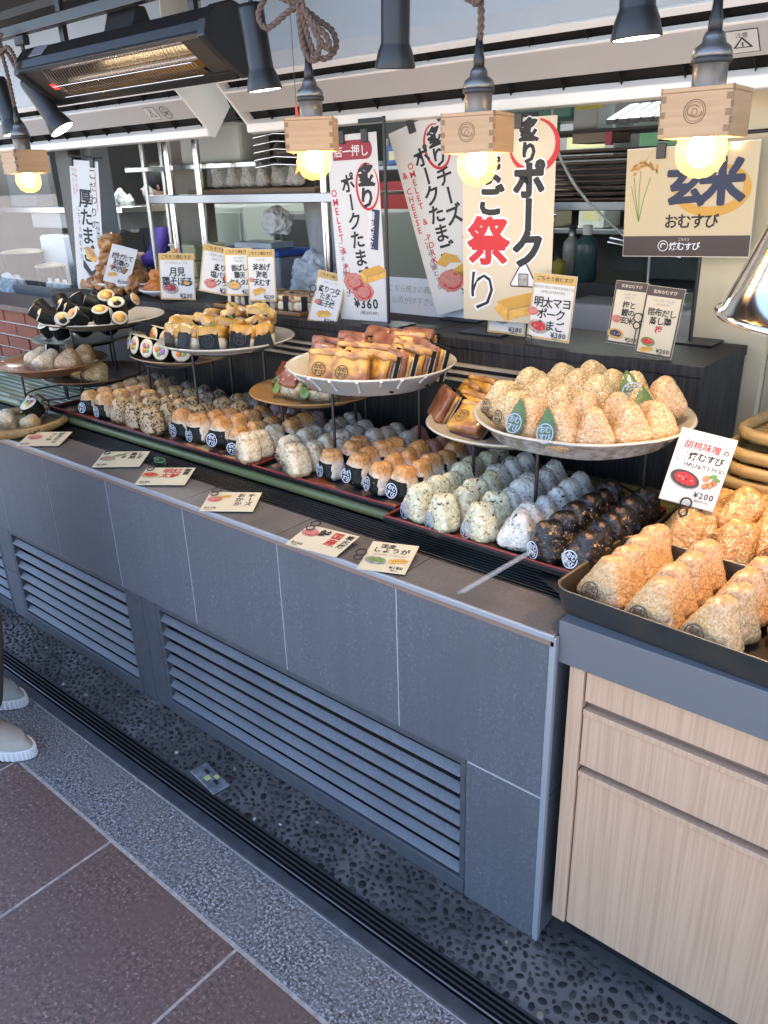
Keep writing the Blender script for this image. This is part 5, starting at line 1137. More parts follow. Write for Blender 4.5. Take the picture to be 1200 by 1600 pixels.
# ------------------------------------------------------------------ rice balls
rng = np.random.default_rng(5)
def ico(sub):
    bm = bmesh.new(); bmesh.ops.create_icosphere(bm, subdivisions=sub, radius=1); bm.verts.ensure_lookup_table()
    v = np.array([x.co[:] for x in bm.verts]); f = [tuple(q.index for q in p.verts) for p in bm.faces]; bm.free(); return v, f
ICO = {4: ico(4), 5: ico(5), 6: ico(6)}
def sd_tri(p, A):
    """signed distance of 2-D points to triangle A"""
    d = np.full(len(p), 1e9); sg = np.full(len(p), 1e9)
    for i in range(3):
        a, b = A[i], A[(i+1) % 3]; e = b-a; w_ = p-a
        t = np.clip((w_@e)/(e@e), 0, 1); q = w_-np.outer(t, e); d = np.minimum(d, (q**2).sum(1))
        sg = np.minimum(sg, e[0]*w_[:, 1]-e[1]*w_[:, 0])
    return np.where(sg > 0, -np.sqrt(d), np.sqrt(d))
def solid(dirs, W, H, T, rc, re):
    """rounded triangular rice body, centroid at the origin: width W, height H, thickness T"""
    A = np.array([(-W/2+rc*1.5, -H*.40+rc), (W/2-rc*1.5, -H*.40+rc), (0, H*.60-rc*1.25)])
    lo, hi = np.zeros(len(dirs)), np.full(len(dirs), .12)
    for _ in range(26):
        r = (lo+hi)/2; p = dirs*r[:, None]
        d2 = sd_tri(p[:, (0, 2)], A)-rc; q = np.stack([d2+re, np.abs(p[:, 1])-T/2+re], 1)
        d = np.minimum(q.max(1), 0)+np.sqrt((np.maximum(q, 0)**2).sum(1))-re
        ins = d < 0; lo = np.where(ins, r, lo); hi = np.where(ins, hi, r)
    return dirs*((lo+hi)/2)[:, None]
def grains(v, nrm, ng, ln, wd, amp):
    """long rice grains pressed into the surface: returns height and the grain's random number"""
    idx = rng.choice(len(v), ng, replace=len(v) < ng); c = v[idx]+rng.normal(0, .0007, (ng, 3))
    a = rng.normal(0, 1, (ng, 3)); a -= nrm[idx]*(a*nrm[idx]).sum(1)[:, None]; a /= np.linalg.norm(a, axis=1)[:, None]
    best = np.full(len(v), 9e9); bi = np.zeros(len(v), int); k = 1-(wd/ln)**2
    for s_ in range(0, len(v), 2048):
        V = v[s_:s_+2048]
        d2 = (V**2).sum(1)[:, None]+(c**2).sum(1)[None]-2*V@c.T; al = V@a.T-(c*a).sum(1)[None]
        m_ = d2-k*al**2; j = m_.argmin(1); bi[s_:s_+2048] = j; best[s_:s_+2048] = m_[np.arange(len(V)), j]
    h = amp*(1-np.clip(np.sqrt(np.maximum(best, 0))/(wd*.62), 0, 1.2)**2)
    return h, rng.random(ng)[bi]
def lumps(v, s_, amp, seed):
    return np.array([mnoise.fractal(Vector(p*s_)+Vector((seed*7.1, 0, 0)), 1., 2., 2) for p in v])*amp
def normals(v, f):
    n_ = np.zeros_like(v); F = np.array(f); fn = np.cross(v[F[:, 1]]-v[F[:, 0]], v[F[:, 2]]-v[F[:, 0]])
    for i in range(3): np.add.at(n_, F[:, i], fn)
    return n_/np.maximum(np.linalg.norm(n_, axis=1), 1e-12)[:, None]
def rice_mesh(name, sub, W, H, T, seed, ng=900, ln=.0062, wd=.0027, amp=.0011, rc=.018, re=.016, lump=.0022):
    d, f = ICO[sub]; v = solid(d, W, H, T, rc, re); v = v+d*lumps(v, 22, lump, seed)[:, None]
    smooth_v = v.copy(); n_ = normals(v, f); h, gr = grains(v, n_, ng, ln, wd, amp); v = v+n_*h[:, None]
    zb = v[:, 2].min(); off = np.array([0, 0, -zb])
    # flatten the base a little
    v = v+off; sv = smooth_v+off; v[:, 2] = np.maximum(v[:, 2], .0015)
    me = bpy.data.meshes.new(name); me.from_pydata(v.tolist(), [], f); at_ = me.attributes.new('grain', 'FLOAT', 'POINT'); at_.data.foreach_set('value', gr.astype(np.float32))
    me.polygons.foreach_set('use_smooth', [True]*len(f))
    return me, sv, n_
def remat(me, mat, name): m2 = me.copy(); m2.name = name; m2.materials.clear(); m2.materials.append(mat); return m2
def nori_mesh(name, sv, n_, keep, sub=5, off=.0024, mat=None):
    d, f = ICO[sub]; v = sv+n_*off
    v = v+n_*(np.array([mnoise.noise(Vector(p*130)) for p in sv])*.0009)[:, None]
    F = np.array(f); c = sv[F].mean(1); fn = n_[F].mean(1); k = keep(c, fn)
    F = F[k]; used, inv = np.unique(F, return_inverse=True); F = inv.reshape(-1, 3)
    me = bpy.data.meshes.new(name); me.from_pydata(v[used].tolist(), [], F.tolist()); me.materials.append(mat or M_nori)
    me.polygons.foreach_set('use_smooth', [True]*len(F)); return me
# seal stickers: ring with four characters
M_sealw = mk('seal_white', (.62, .66, .74), .45); M_sealk = mk('seal_black', (.03, .022, .02), .45); M_seald = mk('seal_brown', (.07, .04, .035), .4); M_sealb = mk('seal_blue', (.30, .36, .50), .3)
def seal_mesh(name, r, mt, txt='おむすび', bold=.02):
    p = Print(0); p.ring(0, 0, r, r, r*.13, 0)
    for i, c in enumerate(txt): p.ch(c, (-.36 if i in (0, 2) else .36)*r, (.42 if i < 2 else -.38)*r, r*.78, 0, bold)
    return p.mb.mesh(name, mt)
SEAL = dict(w=seal_mesh('seal', .0185, M_sealw, bold=.03), k=seal_mesh('seal', .0155, M_sealk, bold=.03), d=seal_mesh('seal', .017, M_seald), b=seal_mesh('seal', .019, M_sealb))
# rice colours
W1, W2 = (.60, .54, .42), (.74, .69, .58)
G_toast = grain_mat('toasted_rice', [(0, (.46, .36, .24)), (1, (.68, .58, .43))], (.038, .06, [(0, (.38, .20, .075)), (.5, (.50, .29, .12)), (1, (.58, .38, .18))]))
G_orange = grain_mat('orange_toasted_rice', [(0, (.60, .50, .38)), (1, (.74, .66, .54))], (.048, .072, [(0, (.42, .18, .05)), (.5, (.55, .26, .08)), (1, (.62, .36, .14))]))
G_mixed = grain_mat('dark_mixed_rice', [(0, (.035, .02, .014)), (.32, (.06, .035, .02)), (.36, (.34, .23, .12)), (1, (.52, .39, .22))], (.045, .075, [(0, (.05, .03, .018)), (.3, (.09, .05, .025)), (.34, (.42, .28, .12)), (1, (.55, .40, .2))]))
G_dark = grain_mat('grey_mixed_rice', [(0, (.04, .03, .025)), (.4, (.085, .065, .05)), (.44, (.22, .17, .13)), (1, (.34, .28, .22))])
G_ses = grain_mat('sesame_rice', [(0, (.27, .18, .085)), (.16, (.40, .29, .15)), (.2, (.52, .42, .26)), (1, (.66, .57, .40))], None, speck=(30, (.38, .25, .12), .52, .72))
G_grey = grain_mat('grey_rice', [(0, (.07, .055, .04)), (.16, (.22, .18, .13)), (.2, (.36, .31, .24)), (1, (.52, .46, .37))])
G_green = grain_mat('seaweed_rice', [(0, (.012, .022, .01)), (.12, (.03, .05, .02)), (.135, (.44, .40, .23)), (.6, (.58, .53, .35)), (1, (.72, .68, .5))])
G_white = grain_mat('pale_seaweed_rice', [(0, (.012, .018, .014)), (.10, (.03, .045, .03)), (.115, (.47, .45, .39)), (1, (.76, .73, .65))])
G_plum = grain_mat('plum_rice', [(0, (.16, .09, .08)), (1, (.36, .24, .22))])
G_red = grain_mat('reddish_rice', [(0, (.34, .13, .09)), (1, (.50, .25, .18))])
G_black = grain_mat('rice_under_nori', [(0, (.50, .46, .40)), (1, (.72, .68, .62))])
G_yaki = grain_mat('grilled_rice', [(0, (.44, .23, .08)), (.4, (.54, .315, .125)), (.8, (.62, .40, .185)), (1, (.72, .52, .30))], None, film=.45, speck=(26, (.60, .43, .25), .56, .84))
G_yaki2 = grain_mat('grilled_sesame_rice', [(0, (.36, .15, .035)), (.3, (.52, .25, .065)), (.7, (.62, .34, .11)), (.9, (.74, .54, .27)), (1, (.78, .62, .36))], None, film=.4, speck=(20, (.40, .13, .035), .55, .75))
G_coat = grain_mat('sesame_coating', [(0, (.16, .085, .03)), (.16, (.38, .25, .10)), (.6, (.52, .38, .18)), (.85, (.66, .53, .31)), (1, (.74, .64, .44))], None, film=.35, speck=(14, (.10, .06, .04), .70, .74))
G_coat2 = grain_mat('toasted_coating', [(0, (.34, .17, .065)), (.4, (.50, .30, .135)), (.8, (.60, .41, .22)), (1, (.72, .57, .38))], None, film=.35)
M_flake = mk('nori_flakes', (.005, .005, .005), .4, var=[(120, (.006, .006, .006), .5), (75, (.17, .075, .03), .88, .60)], spec=.25, bump=(170, .8, .003), coat=.75, coat_rough=.07, coatbump=(80, 1.0))
BODY = [rice_mesh('rice_body', 5, .104, .094, .064, 1+i, ng=1500, ln=.0074, wd=.0034, amp=.0022, lump=.004, rc=.019, re=.020) for i in range(4)]
BIG = [rice_mesh('grilled_body', 6, .112, .096, .066, 11+i, ng=2500, ln=.0068, wd=.0029, amp=.0013, re=.021, lump=.003) for i in range(4)]
COAT = [rice_mesh('coated_body', 6, .105, .094, .070, 31+i, ng=4200, ln=.0038, wd=.0023, amp=.0014, rc=.022, re=.022, lump=.004) for i in range(3)]
def wob(c): return np.array([mnoise.noise(Vector((q[0]*30, q[1]*30, 0))) for q in c])*.004
half = lambda zt: (lambda c, n_: (c[:, 2] < zt+wob(c)) & (np.abs(n_[:, 0]) < .80))
N_half = [nori_mesh('nori_band', sv, n_, half(.056)) for me, sv, n_ in BODY]
N_low = [nori_mesh('nori_band', sv, n_, half(.046)) for me, sv, n_ in BODY]
N_all = [nori_mesh('nori_wrap', sv, n_, lambda c, n_: (c[:, 2]+c[:, 0]*.9 > .012+wob(c)) & (c[:, 2]-.3*c[:, 0] < .2), mat=M_flake) for me, sv, n_ in BODY]
cache = {}
def kind_meshes(kn, src, mat):
    if kn not in cache: cache[kn] = [remat(me, mat, kn) for me, sv, n_ in src]
    return cache[kn]
# orange filling crumbs showing on some tops
def crumb_mesh(mat):
    mb = MB(); rr = random.Random(4)
    for k in range(26):
        x, y, z = rr.gauss(0, .012), rr.gauss(0, .009), .083-rr.random()*.012; r = rr.uniform(.002, .0045)
        mb.add([(x+r*math.cos(a)*q, y+r*math.sin(a)*q, z+r*h_) for (q, h_) in ((1, -.4), (.6, .6)) for a in [2*math.pi*j/6+k for j in range(6)]], [(j, (j+1) % 6, 6+(j+1) % 6, 6+j) for j in range(6)]+[tuple(range(6, 12))], 0, True)
    return mb.mesh('flake_topping', mat)
TOPF = crumb_mesh(mk('bonito_flakes', (.5, .26, .1), .6))
def leaf_mesh():
    mb = MB(); L_, Wd = .062, .040; n_ = 26; cen = []; lft = []; rgt = []
    for k in range(n_+1):
        t = k/n_; wd = Wd*.5*math.sin(math.pi*min(1, t**.8))**.8*(1-.25*t); s_ = 1 if k % 2 else .86
        cen.append((0, -.001, t*L_)); lft.append((-wd*s_, .0015*s_, t*L_+.002*(k % 2))); rgt.append((wd*s_, .0015*s_, t*L_+.002*(k % 2)))
    vs = cen+lft+rgt; fs = []
    for k in range(n_): fs += [(k, k+1, n_+2+k, n_+1+k), (k+1, k, 2*n_+2+k, 2*n_+3+k)]
    return mb.add(vs, fs, 0, True).mesh('shiso_leaf', M_shiso)
LEAF = leaf_mesh()
ORD = ['front', 'second', 'third', 'fourth', 'fifth', 'sixth', 'seventh', 'eighth', 'ninth', 'tenth', 'eleventh', 'twelfth']
KINDS = dict(
    a=('salt grilled rice ball with nori base', BODY, G_toast, N_half, 'w'), b=('brown mixed rice ball', BODY, G_mixed, None, None), dk=('grey mixed rice ball', BODY, G_dark, None, None),
    c=('brown topped rice ball in nori', BODY, G_orange, N_half, 'w'), d=('pale sesame rice ball', BODY, G_ses, None, 'k'), e=('grey speckled rice ball', BODY, G_grey, None, None),
    f=('orange topped rice ball in nori', BODY, G_orange, N_half, 'w'), r=('reddish rice ball in nori', BODY, G_red, N_low, None), p=('plum coloured rice ball in nori', BODY, G_plum, N_low, None),
    g=('green speckled rice ball', BODY, G_green, None, 'b'), w=('white seaweed rice ball', BODY, G_white, None, None), h=('nori wrapped rice ball with flakes', BODY, G_black, N_all, 'w'),
    y=('grilled rice ball', BIG, G_yaki, None, 'd'), y2=('sesame grilled rice ball', BIG, G_yaki2, None, 'd'),
    s=('sesame coated rice ball', COAT, G_coat, None, None), s2=('toasted coated rice ball', COAT, G_coat2, None, None))
def ball(kd, x, y, z, yaw, pos, group, tilt=0., roll=0., sc=1., seal=None, leaf=False, top=False):
    desc, src, mat, nori, sl = KINDS[kd]; i = RND.randrange(len(src))
    o = link('rice_ball', kind_meshes(kd, src, mat)[i], None, (x, y, z), (tilt, roll, yaw), sc)
    tag(o, desc+' '+pos, 'rice ball', group)
    if nori: link('nori', nori[i], o)
    T = {id(BODY): .062, id(BIG): .066, id(COAT): .070}[id(src)]
    if seal is None: seal = sl
    if leaf: link('shiso_leaf', LEAF, o, (.002, -T/2-.0135, .008), (R_(-8), RND.uniform(-.25, .1), 0), 1.3)
    if seal and seal != '-': link('seal', SEAL[seal], o, (-.008 if not leaf else .0, -T/2-(.0055 if not leaf else .0172), .028 if not leaf else .036), (R_(-5), RND.uniform(-.2, .2), 0))
    if top: link('flake_topping', TOPF, o)
    return o

# lacquer trays
def lacq_tray(lab, x0, x1, y0, y1, z=.8345, yaw=0):
    t = thing('lacquer_tray', lab, 'tray', ((x0+x1)/2, (y0+y1)/2, z)); a, b = (x1-x0)/2, (y1-y0)/2
    MB().box(-a+.004, a-.004, -b+.004, b-.004, 0, .004).build('base', M_lacq, t)
    def rim(ins, z0, z1, mt, nm):
        mb = MB()
        for (p, q, r, s_) in ((-a, a, -b, -b+ins), (-a, a, b-ins, b), (-a, -a+ins, -b+ins, b-ins), (a-ins, a, -b+ins, b-ins)): mb.box(p, q, r, s_, z0, z1)
        mb.build(nm, mt, t, .0015)
    rim(.007, .0, .0135, M_lacq, 'side'); rim(.0072, .0137, .0185, M_lacqr, 'rim')
    MB().box(-a+.02, a-.02, -b+.012, b-.012, .0043, .0052).build('printed_sheet', M_printed, t)
    return t
lacq_tray('long lacquer tray at left with a red rim holding brown rice balls', -2.235, -1.108, .216, .64)
lacq_tray('middle lacquer tray with a red rim holding orange topped rice balls', -1.100, -.566, .216, .64)
lacq_tray('right lacquer tray with a red rim holding seaweed and nori rice balls', -.556, -.036, .158, .60)
ZT = .8402
def column(x, y0, kinds, tray, ci, group, pitch=.0575, yaw0=0., zz=ZT, dx=0.):
    for k, kd in enumerate(kinds):
        base = kd.rstrip('*'); po = ('in front' if k == 0 else ORD[k]+' from front')+' in '+ci+' column of '+tray
        ball(base, x+RND.uniform(-.006, .006)+dx*k, y0+k*pitch+RND.uniform(-.005, .005), zz, yaw0+RND.uniform(-.42, .42), po, group, tilt=RND.uniform(-.2, .06), roll=RND.uniform(-.13, .13), sc=RND.uniform(.92, 1.04), seal=('-' if k else None), top='*' in kd)
CI = ['first', 'second', 'third', 'fourth', 'fifth', 'sixth', 'seventh', 'eighth', 'ninth', 'tenth']
T1 = [(-2.035, .275, 'a a a a a dk'), (-1.935, .275, 'a a a a a dk'), (-1.83, .268, 'b b a a a dk'), (-1.73, .258, 'b b b b b dk'), (-1.63, .255, 'b b b b dk dk'), (-1.53, .30, 'c b b b b dk'), (-1.43, .295, 'c c c b dk dk'), (-1.33, .30, 'c c c c p p'), (-1.235, .29, 'c c c c p p'), (-1.15, .248, 'd d d c c p')]
for i, (x, y, ks) in enumerate(T1): column(x, y, ks.split(), 'left tray', CI[i], 'rice balls on the left tray')
T2 = [(-1.035, .30, 'd d e e e e'), (-.945, .25, 'd d d e e e'), (-.855, .30, 'f f f e e e'), (-.77, .295, 'f f f f e r'), (-.685, .29, 'f f f f r r'), (-.60, .29, 'f f f f f p')]
for i, (x, y, ks) in enumerate(T2): column(x, y, ks.split(), 'middle tray', CI[i], 'rice balls on the middle tray')
T3 = [(-.49, .212, 'g g g g g g g'), (-.40, .20, 'g g g g w w w'), (-.305, .20, 'g g w w w w w'), (-.215, .205, 'w w w w w w'), (-.135, .20, 'h* h h* h h h'), (-.060, .20, 'h* h h h* h h')]
for i, (x, y, ks) in enumerate(T3): column(x, y, ks.split(), 'right tray', CI[i], 'rice balls on the right tray', pitch=.0575, yaw0=-.12 if i > 3 else 0)

# the two dark pans on the cabinet
def pan(lab, x0, x1, y0, y1, z, yaw, h=.052):
    t = thing('baking_pan', lab, 'pan', ((x0+x1)/2, (y0+y1)/2, z), (0, 0, yaw)); a, b = (x1-x0)/2, (y1-y0)/2
    def ring(ins, rc, zz):
        pts = []
        for (sx, sy, a0) in ((1, 1, 0), (-1, 1, 90), (-1, -1, 180), (1, -1, 270)):
            cx_, cy_ = sx*(a-ins-rc), sy*(b-ins-rc)
            for k in range(9): an = R_(a0+k*90/8); pts.append((cx_+rc*math.cos(an), cy_+rc*math.sin(an), zz))
        return pts
    rs_ = [ring(.012, .03, 0), ring(.004, .036, h*.5), ring(0, .04, h), ring(-.001, .041, h+.002), ring(.0025, .038, h+.0022), ring(.004, .037, h), ring(.016, .027, .004)]
    N_ = len(rs_[0]); mb = MB(); vs = [p for r_ in rs_ for p in r_]; 
    mi = [0, 0, 0, 2, 2, 1]
    n0 = len(mb.v); mb.v += vs
    for i in range(len(rs_)-1):
        for k in range(N_): mb.f.append([i*N_+k, i*N_+(k+1) % N_, (i+1)*N_+(k+1) % N_, (i+1)*N_+k]); mb.mi.append(mi[i]); mb.sm.append(True)
    mb.add(rs_[-1], [tuple(range(N_))], 1); mb.add(rs_[0], [tuple(range(N_))], 0)
    mb.build('shell', [M_pan, M_panin, mk('worn_rim', (.30, .24, .16), .35, .7)], t); return t
pan('dark baking pan in front holding three columns of grilled rice balls', -.028, .56, .016, .332, .8295, R_(-3))
pan('dark baking pan behind holding sesame grilled rice balls', .0, .58, .350, .70, .8295, R_(0), .046)
PZ = .834
YK = [(.040, .088, [0, .062, .122, .186]), (.148, .062, [0, .062, .128, .196]), (.255, .052, [0, .066, .130, .200]), (.365, .052, [.10, .17])]
for ci, (x, y0, offs) in enumerate(YK):
    for k, dy in enumerate(offs):
        ball('y', x+dy*.06+RND.uniform(-.004, .004), y0+dy+.012, PZ+.001, R_(-16)+RND.uniform(-.12, .12), ('in front' if k == 0 else ORD[k]+' from front')+' in '+CI[ci]+' column of front pan', 'grilled rice balls in the front pan', tilt=R_(-10)+RND.uniform(-.08, .05), roll=RND.uniform(-.06, .06), seal='d' if k == 0 else '-', sc=1.07)
YB = [(.055, .405, 0), (.105, .445, 1), (.16, .40, 2), (.215, .445, 3), (.27, .40, 4), (.325, .44, 5), (.10, .53, 6), (.18, .545, 7), (.26, .54, 8), (.34, .54, 9), (.14, .62, 10), (.24, .63, 11), (.40, .42, 12)]
YL = ['at the left corner of rear pan', 'second from left corner of rear pan', 'third from left along the front of rear pan', 'fourth from left along the front of rear pan', 'fifth from left along the front of rear pan', 'sixth from left along the front of rear pan', 'leftmost in the middle row of rear pan', 'second in the middle row of rear pan', 'third in the middle row of rear pan', 'fourth in the middle row of rear pan', 'left one in the back row of rear pan', 'right one in the back row of rear pan', 'rightmost along the front of rear pan']
for (x, y, k) in YB:
    ball('y2', x, y, PZ+(.004 if k < 6 else .01), R_(-40)+RND.uniform(-.5, .5), YL[k], 'grilled rice balls in the rear pan', tilt=R_(-22)+RND.uniform(-.1, .1), seal='d' if k in (2, 4) else '-', sc=1.12)
for q, (x, y) in enumerate([(.13, .475), (.22, .49), (.31, .475), (.18, .58), (.28, .59)]):
    ball('y2', x, y, PZ+.055, R_(-40)+RND.uniform(-.6, .6), ['left front', 'middle front', 'right front', 'left back', 'right back'][q]+' of the upper layer in the rear pan', 'grilled rice balls in the rear pan', tilt=R_(-35)+RND.uniform(-.2, .2), seal='-', sc=1.1)

# ------------------------------------------------------------------ plates on wrought stands
def plate_stand(x, y, z, r, lab):
    t = thing('plate_stand', lab, 'plate stand', (x, y, .832)); h = z-.832
    MB().tube([(r*math.cos(k*math.pi/18), r*math.sin(k*math.pi/18), h-.004) for k in range(36)], .0035, 8, closed=True).build('ring', M_wire, t)
    for k in range(3):
        a = R_(-100+120*k); c, s_ = math.cos(a), math.sin(a)
        MB().tube([(c*r, s_*r, h-.005), (c*r*1.0, s_*r*1.0, 0.004)], .0045, 8).build('leg', M_wire, t)
    MB().tube([(r*.97*math.cos(k*math.pi/18), r*.97*math.sin(k*math.pi/18), .05) for k in range(36)], .003, 8, closed=True).build('lower_ring', M_wire, t)
def plate(lab, x, y, zr, r, mats, depth=.035, sy=1., foot=.6, drips=False, wobble=0., name='plate', std=None):
    """zr: height of the rim"""
    t = thing(name, lab, name, (x, y, zr-depth)); n_ = 72
    prof = [(.0001, .0), (r*foot, .0), (r*foot*1.02, .003), (r*.90, depth*.62), (r*.985, depth*.93), (r, depth), (r*.985, depth+.004), (r*.955, depth), (r*.86, depth*.62), (r*foot*.9, .008), (.0001, .006)]
    mb = MB(); mb.lathe(prof, n_, sy=sy, mis=[0]*5+[1]*5)
    if wobble:
        mb.v = [(p[0]*(1+wobble*mnoise.noise(Vector((p[0]*9, p[1]*9, x)))), p[1]*(1+wobble*mnoise.noise(Vector((p[0]*9, p[1]*9, y)))), p[2]+wobble*.05*mnoise.noise(Vector((p[0]*8, p[1]*8, 3)))*(p[2] > .01)) for p in mb.v]
    mb.build('dish', mats, t)
    if drips:
        for k in range(11):
            a = R_(-165+k*15+RND.uniform(-5, 5)); c, s_ = math.cos(a), math.sin(a); ln = RND.uniform(.3, .75); pts = []
            for q in range(5):
                f_ = 1-ln*q/4; rr_ = r*(.9+.1*f_) if f_ > .5 else r*(.86+.18*f_*.5)
                rr_ = np.interp(f_, [0, .62, .93, 1], [r*foot*1.02, r*.90, r*.985, r]); pts.append((c*(rr_+.001), s_*(rr_+.001), depth*f_))
            MB().tube(pts, [.0045, .0035, .003, .003, .0038], 8).build('glaze_drip', mk('white_glaze', (.55, .56, .56), .15), t)
    if std: plate_stand(x, y, zr-depth, std, 'black wire stand under the '+lab)
    return t
PE = dict(x=-.207, y=.463, z=1.092, r=.250); PD = dict(x=-.866, y=.487, z=1.128, r=.239); PC = dict(x=-1.50, y=.495, z=1.133, r=.224); PA = dict(x=-2.233, y=.494, z=1.143, r=.233)
plate('largest speckled stone plate of sesame coated rice balls', PE['x'], PE['y'], PE['z'], PE['r'], [M_cerag, M_cera], .046, foot=.8, wobble=.03, std=.15)
plate('grey plate with white glaze drips holding omelette sandwiches', PD['x'], PD['y'], PD['z'], PD['r'], [mk('blue_grey_glaze', (.27, .29, .31), .25, var=(18, (.34, .33, .31), .3), coat=.3), M_cera], .052, foot=.76, drips=True, wobble=.02, std=.14)
plate('pale plate of egg topped rolls', PC['x'], PC['y'], PC['z'], PC['r'], [mk('pale_glaze', (.40, .42, .43), .22, coat=.3), M_cera], .030, foot=.62, std=.13)
plate('dark olive plate of egg filled roll slices', PA['x'], PA['y'], PA['z'], PA['r'], [M_cerad, M_cera], .028, foot=.6, std=.13)
plate('brown earthenware plate of pale rice balls', -2.29, .29, 1.003, .199, [M_cerab, M_cerab], .034, foot=.66, std=.12)
plate('dark plate of vegetable wraps', -2.50, .555, 1.035, .205, [M_cerad, M_cerad], .022, foot=.6, std=.12)
plate('dark red plate of cheese topped rice balls', -2.30, .46, .925, .20, [M_cerab, M_cerab], .024, foot=.6, std=.12)
plate('long brown plate of vegetable wedges', -1.86, .56, 1.03, .215, [mk('tan_ceramic', (.24, .17, .10), .35), mk('tan_ceramic', (.24, .17, .1))], .020, sy=.75, foot=.7, std=.13)
plate('flat tan wooden plate of meat and lettuce rice balls', -1.14, .535, 1.005, .207, [mk('tan_wood_plate', (.36, .20, .07), .4, streak=((4, 50, 50), (.26, .13, .04), .6)), mk('tan_wood_plate', (.3, .2, .1))], .024, foot=.7, std=.13)
plate('small cream plate of browned egg squares', -.435, .525, 1.02, .215, [M_cera, M_cera], .030, foot=.6, std=.13)
plate('white oval plate of fried chicken', -2.70, .925, 1.205, .20, [M_white, M_white], .038, sy=.72, foot=.55)
plate('small white plate of orange food behind the sale tag', -2.36, .90, 1.195, .125, [M_white, M_white], .03, foot=.55)

# ------------------------------------------------------------------ layered pieces
def rbox(w_, d_, h_, r, n_=9, nz=.0015, seed=0., sc=35):
    """rounded cuboid standing on z=0, lumpy"""
    vs = {}; V = []; F = []
    def key(p): return tuple(round(q, 5) for q in p)
    def vert(p):
        k = key(p)
        if k not in vs:
            q = np.array(p)*np.array([w_, d_, h_])/2; hf = np.array([w_, d_, h_])/2; rr = min(r, hf.min()*.999)
            inn = np.clip(q, -(hf-rr), hf-rr); dd = q-inn; L_ = np.linalg.norm(dd); dirn = dd/L_ if L_ > 1e-9 else np.zeros(3)
            o_ = inn+dirn*rr
            nn = mnoise.fractal(Vector(o_*sc)+Vector((seed, seed*2, 0)), 1, 2, 2)*nz
            o_ = o_+(dirn if L_ > 1e-9 else 0)*nn
            vs[k] = len(V); V.append((o_[0], o_[1], o_[2]+h_/2))
        return vs[k]
    for ax in range(3):
        for sg in (-1, 1):
            for i in range(n_):
                for j in range(n_):
                    q = []
                    for (a, b) in ((i, j), (i+1, j), (i+1, j+1), (i, j+1)):
                        p = [0, 0, 0]; p[ax] = sg; p[(ax+1) % 3] = -1+2*a/n_; p[(ax+2) % 3] = -1+2*b/n_; q.append(vert(p))
                    F.append(q if sg > 0 else q[::-1])
    return V, F
def slab(name, w_, d_, h_, r, mat, off=(0, 0, 0), seed=0., nz=.0015):
    V, F = rbox(w_, d_, h_, r, seed=seed, nz=nz); mb = MB(); mb.add([(p[0]+off[0], p[1]+off[1], p[2]+off[2]) for p in V], F, 0, True); return mb.mesh(name, mat)
G_rice = mk('packed_rice', (.62, .56, .44), .6, var=(260, (.5, .43, .31), .5), bump=(330, .8, .002), coat=.4, coatbump=(40, .5))
def rim_band(name, w_, h_, ya, yb):
    e = .0012; mb = MB()
    mb.box(-w_/2-e, -w_/2-e*.2, ya, yb, 0, h_).box(w_/2+e*.2, w_/2+e, ya, yb, 0, h_).box(-w_/2-e, w_/2+e, ya, yb, h_+e*.1, h_+e); return mb.mesh(name, M_nori)
def band(name, w_, d_, h_, xa, xb, mat=M_nori):
    """strip of nori round a block between xa and xb"""
    e = .0012; mb = MB()
    mb.box(xa, xb, -d_/2-e, -d_/2-e/3, 0, h_+e).box(xa, xb, d_/2+e/3, d_/2+e, 0, h_+e).box(xa, xb, -d_/2-e, d_/2+e, h_+e*.3, h_+e*1.2); return mb.mesh(name, mat)
# sandwich: egg sheet in front, pork, rice, nori belt
SW = []
for q in range(3):
    SW.append((slab('rice', .082, .022, .074, .008, G_rice, (0, .014, 0), q), slab('egg_layer', .086, .019, .078, .007, M_egg, (0, -.016, 0), q+5), slab('pork_layer', .084, .013, .079, .006, M_pork, (0, -.001, 0), q+9), rim_band('nori_belt', .0875, .0805, .0055, .016)))
GTOP = [slab('grilled_top', .0885, .054, .019, .009, mk('scorched_egg', (.42, .19, .045), .4, var=[(38, (.15, .05, .018), .45), (26, (.60, .36, .10), .6, .55)], bump=(80, .5, .003), coat=.55, coatbump=(45, .6)), (0, -.002, .0635), q+70, .005) for q in range(3)]
SWP = [(slab('rice', .082, .022, .074, .008, G_rice, (0, .014, 0), q+.5), slab('pork_layer', .086, .019, .080, .007, M_pork, (0, -.016, 0), q+15), slab('egg_layer', .084, .012, .076, .006, M_egg, (0, -.001, 0), q+19), rim_band('nori_belt', .0875, .0805, .0055, .016)) for q in range(2)]
def sandwich(x, y, z, yaw, tilt, lab, pork=False, seal=True, roll=0., herb=False):
    P_ = (SWP if pork else SW); q = P_[RND.randrange(len(P_))]
    o = link('omelette_sandwich', q[0], None, (x, y, z), (tilt, roll, yaw)); tag(o, lab, 'rice sandwich', 'omelette sandwiches on the grey plate'); o.scale = (1.2, 1.12, 1.16)
    link('pork_layer' if pork else 'egg_layer', q[1], o); link('egg_layer' if pork else 'pork_layer', q[2], o); link('nori_belt', q[3], o)
    if not pork: link('grilled_top', GTOP[RND.randrange(3)], o)
    if seal: link('seal', SEAL['k'], o, (-.016, -.0285, .034), (0, .1, 0))
    if herb: link('herb', remat(LEAF, M_lettuce, 'herb'), o, (.0, -.022, .066), (R_(60), .6, 0), .5)
    return o
z0 = PD['z']-.040
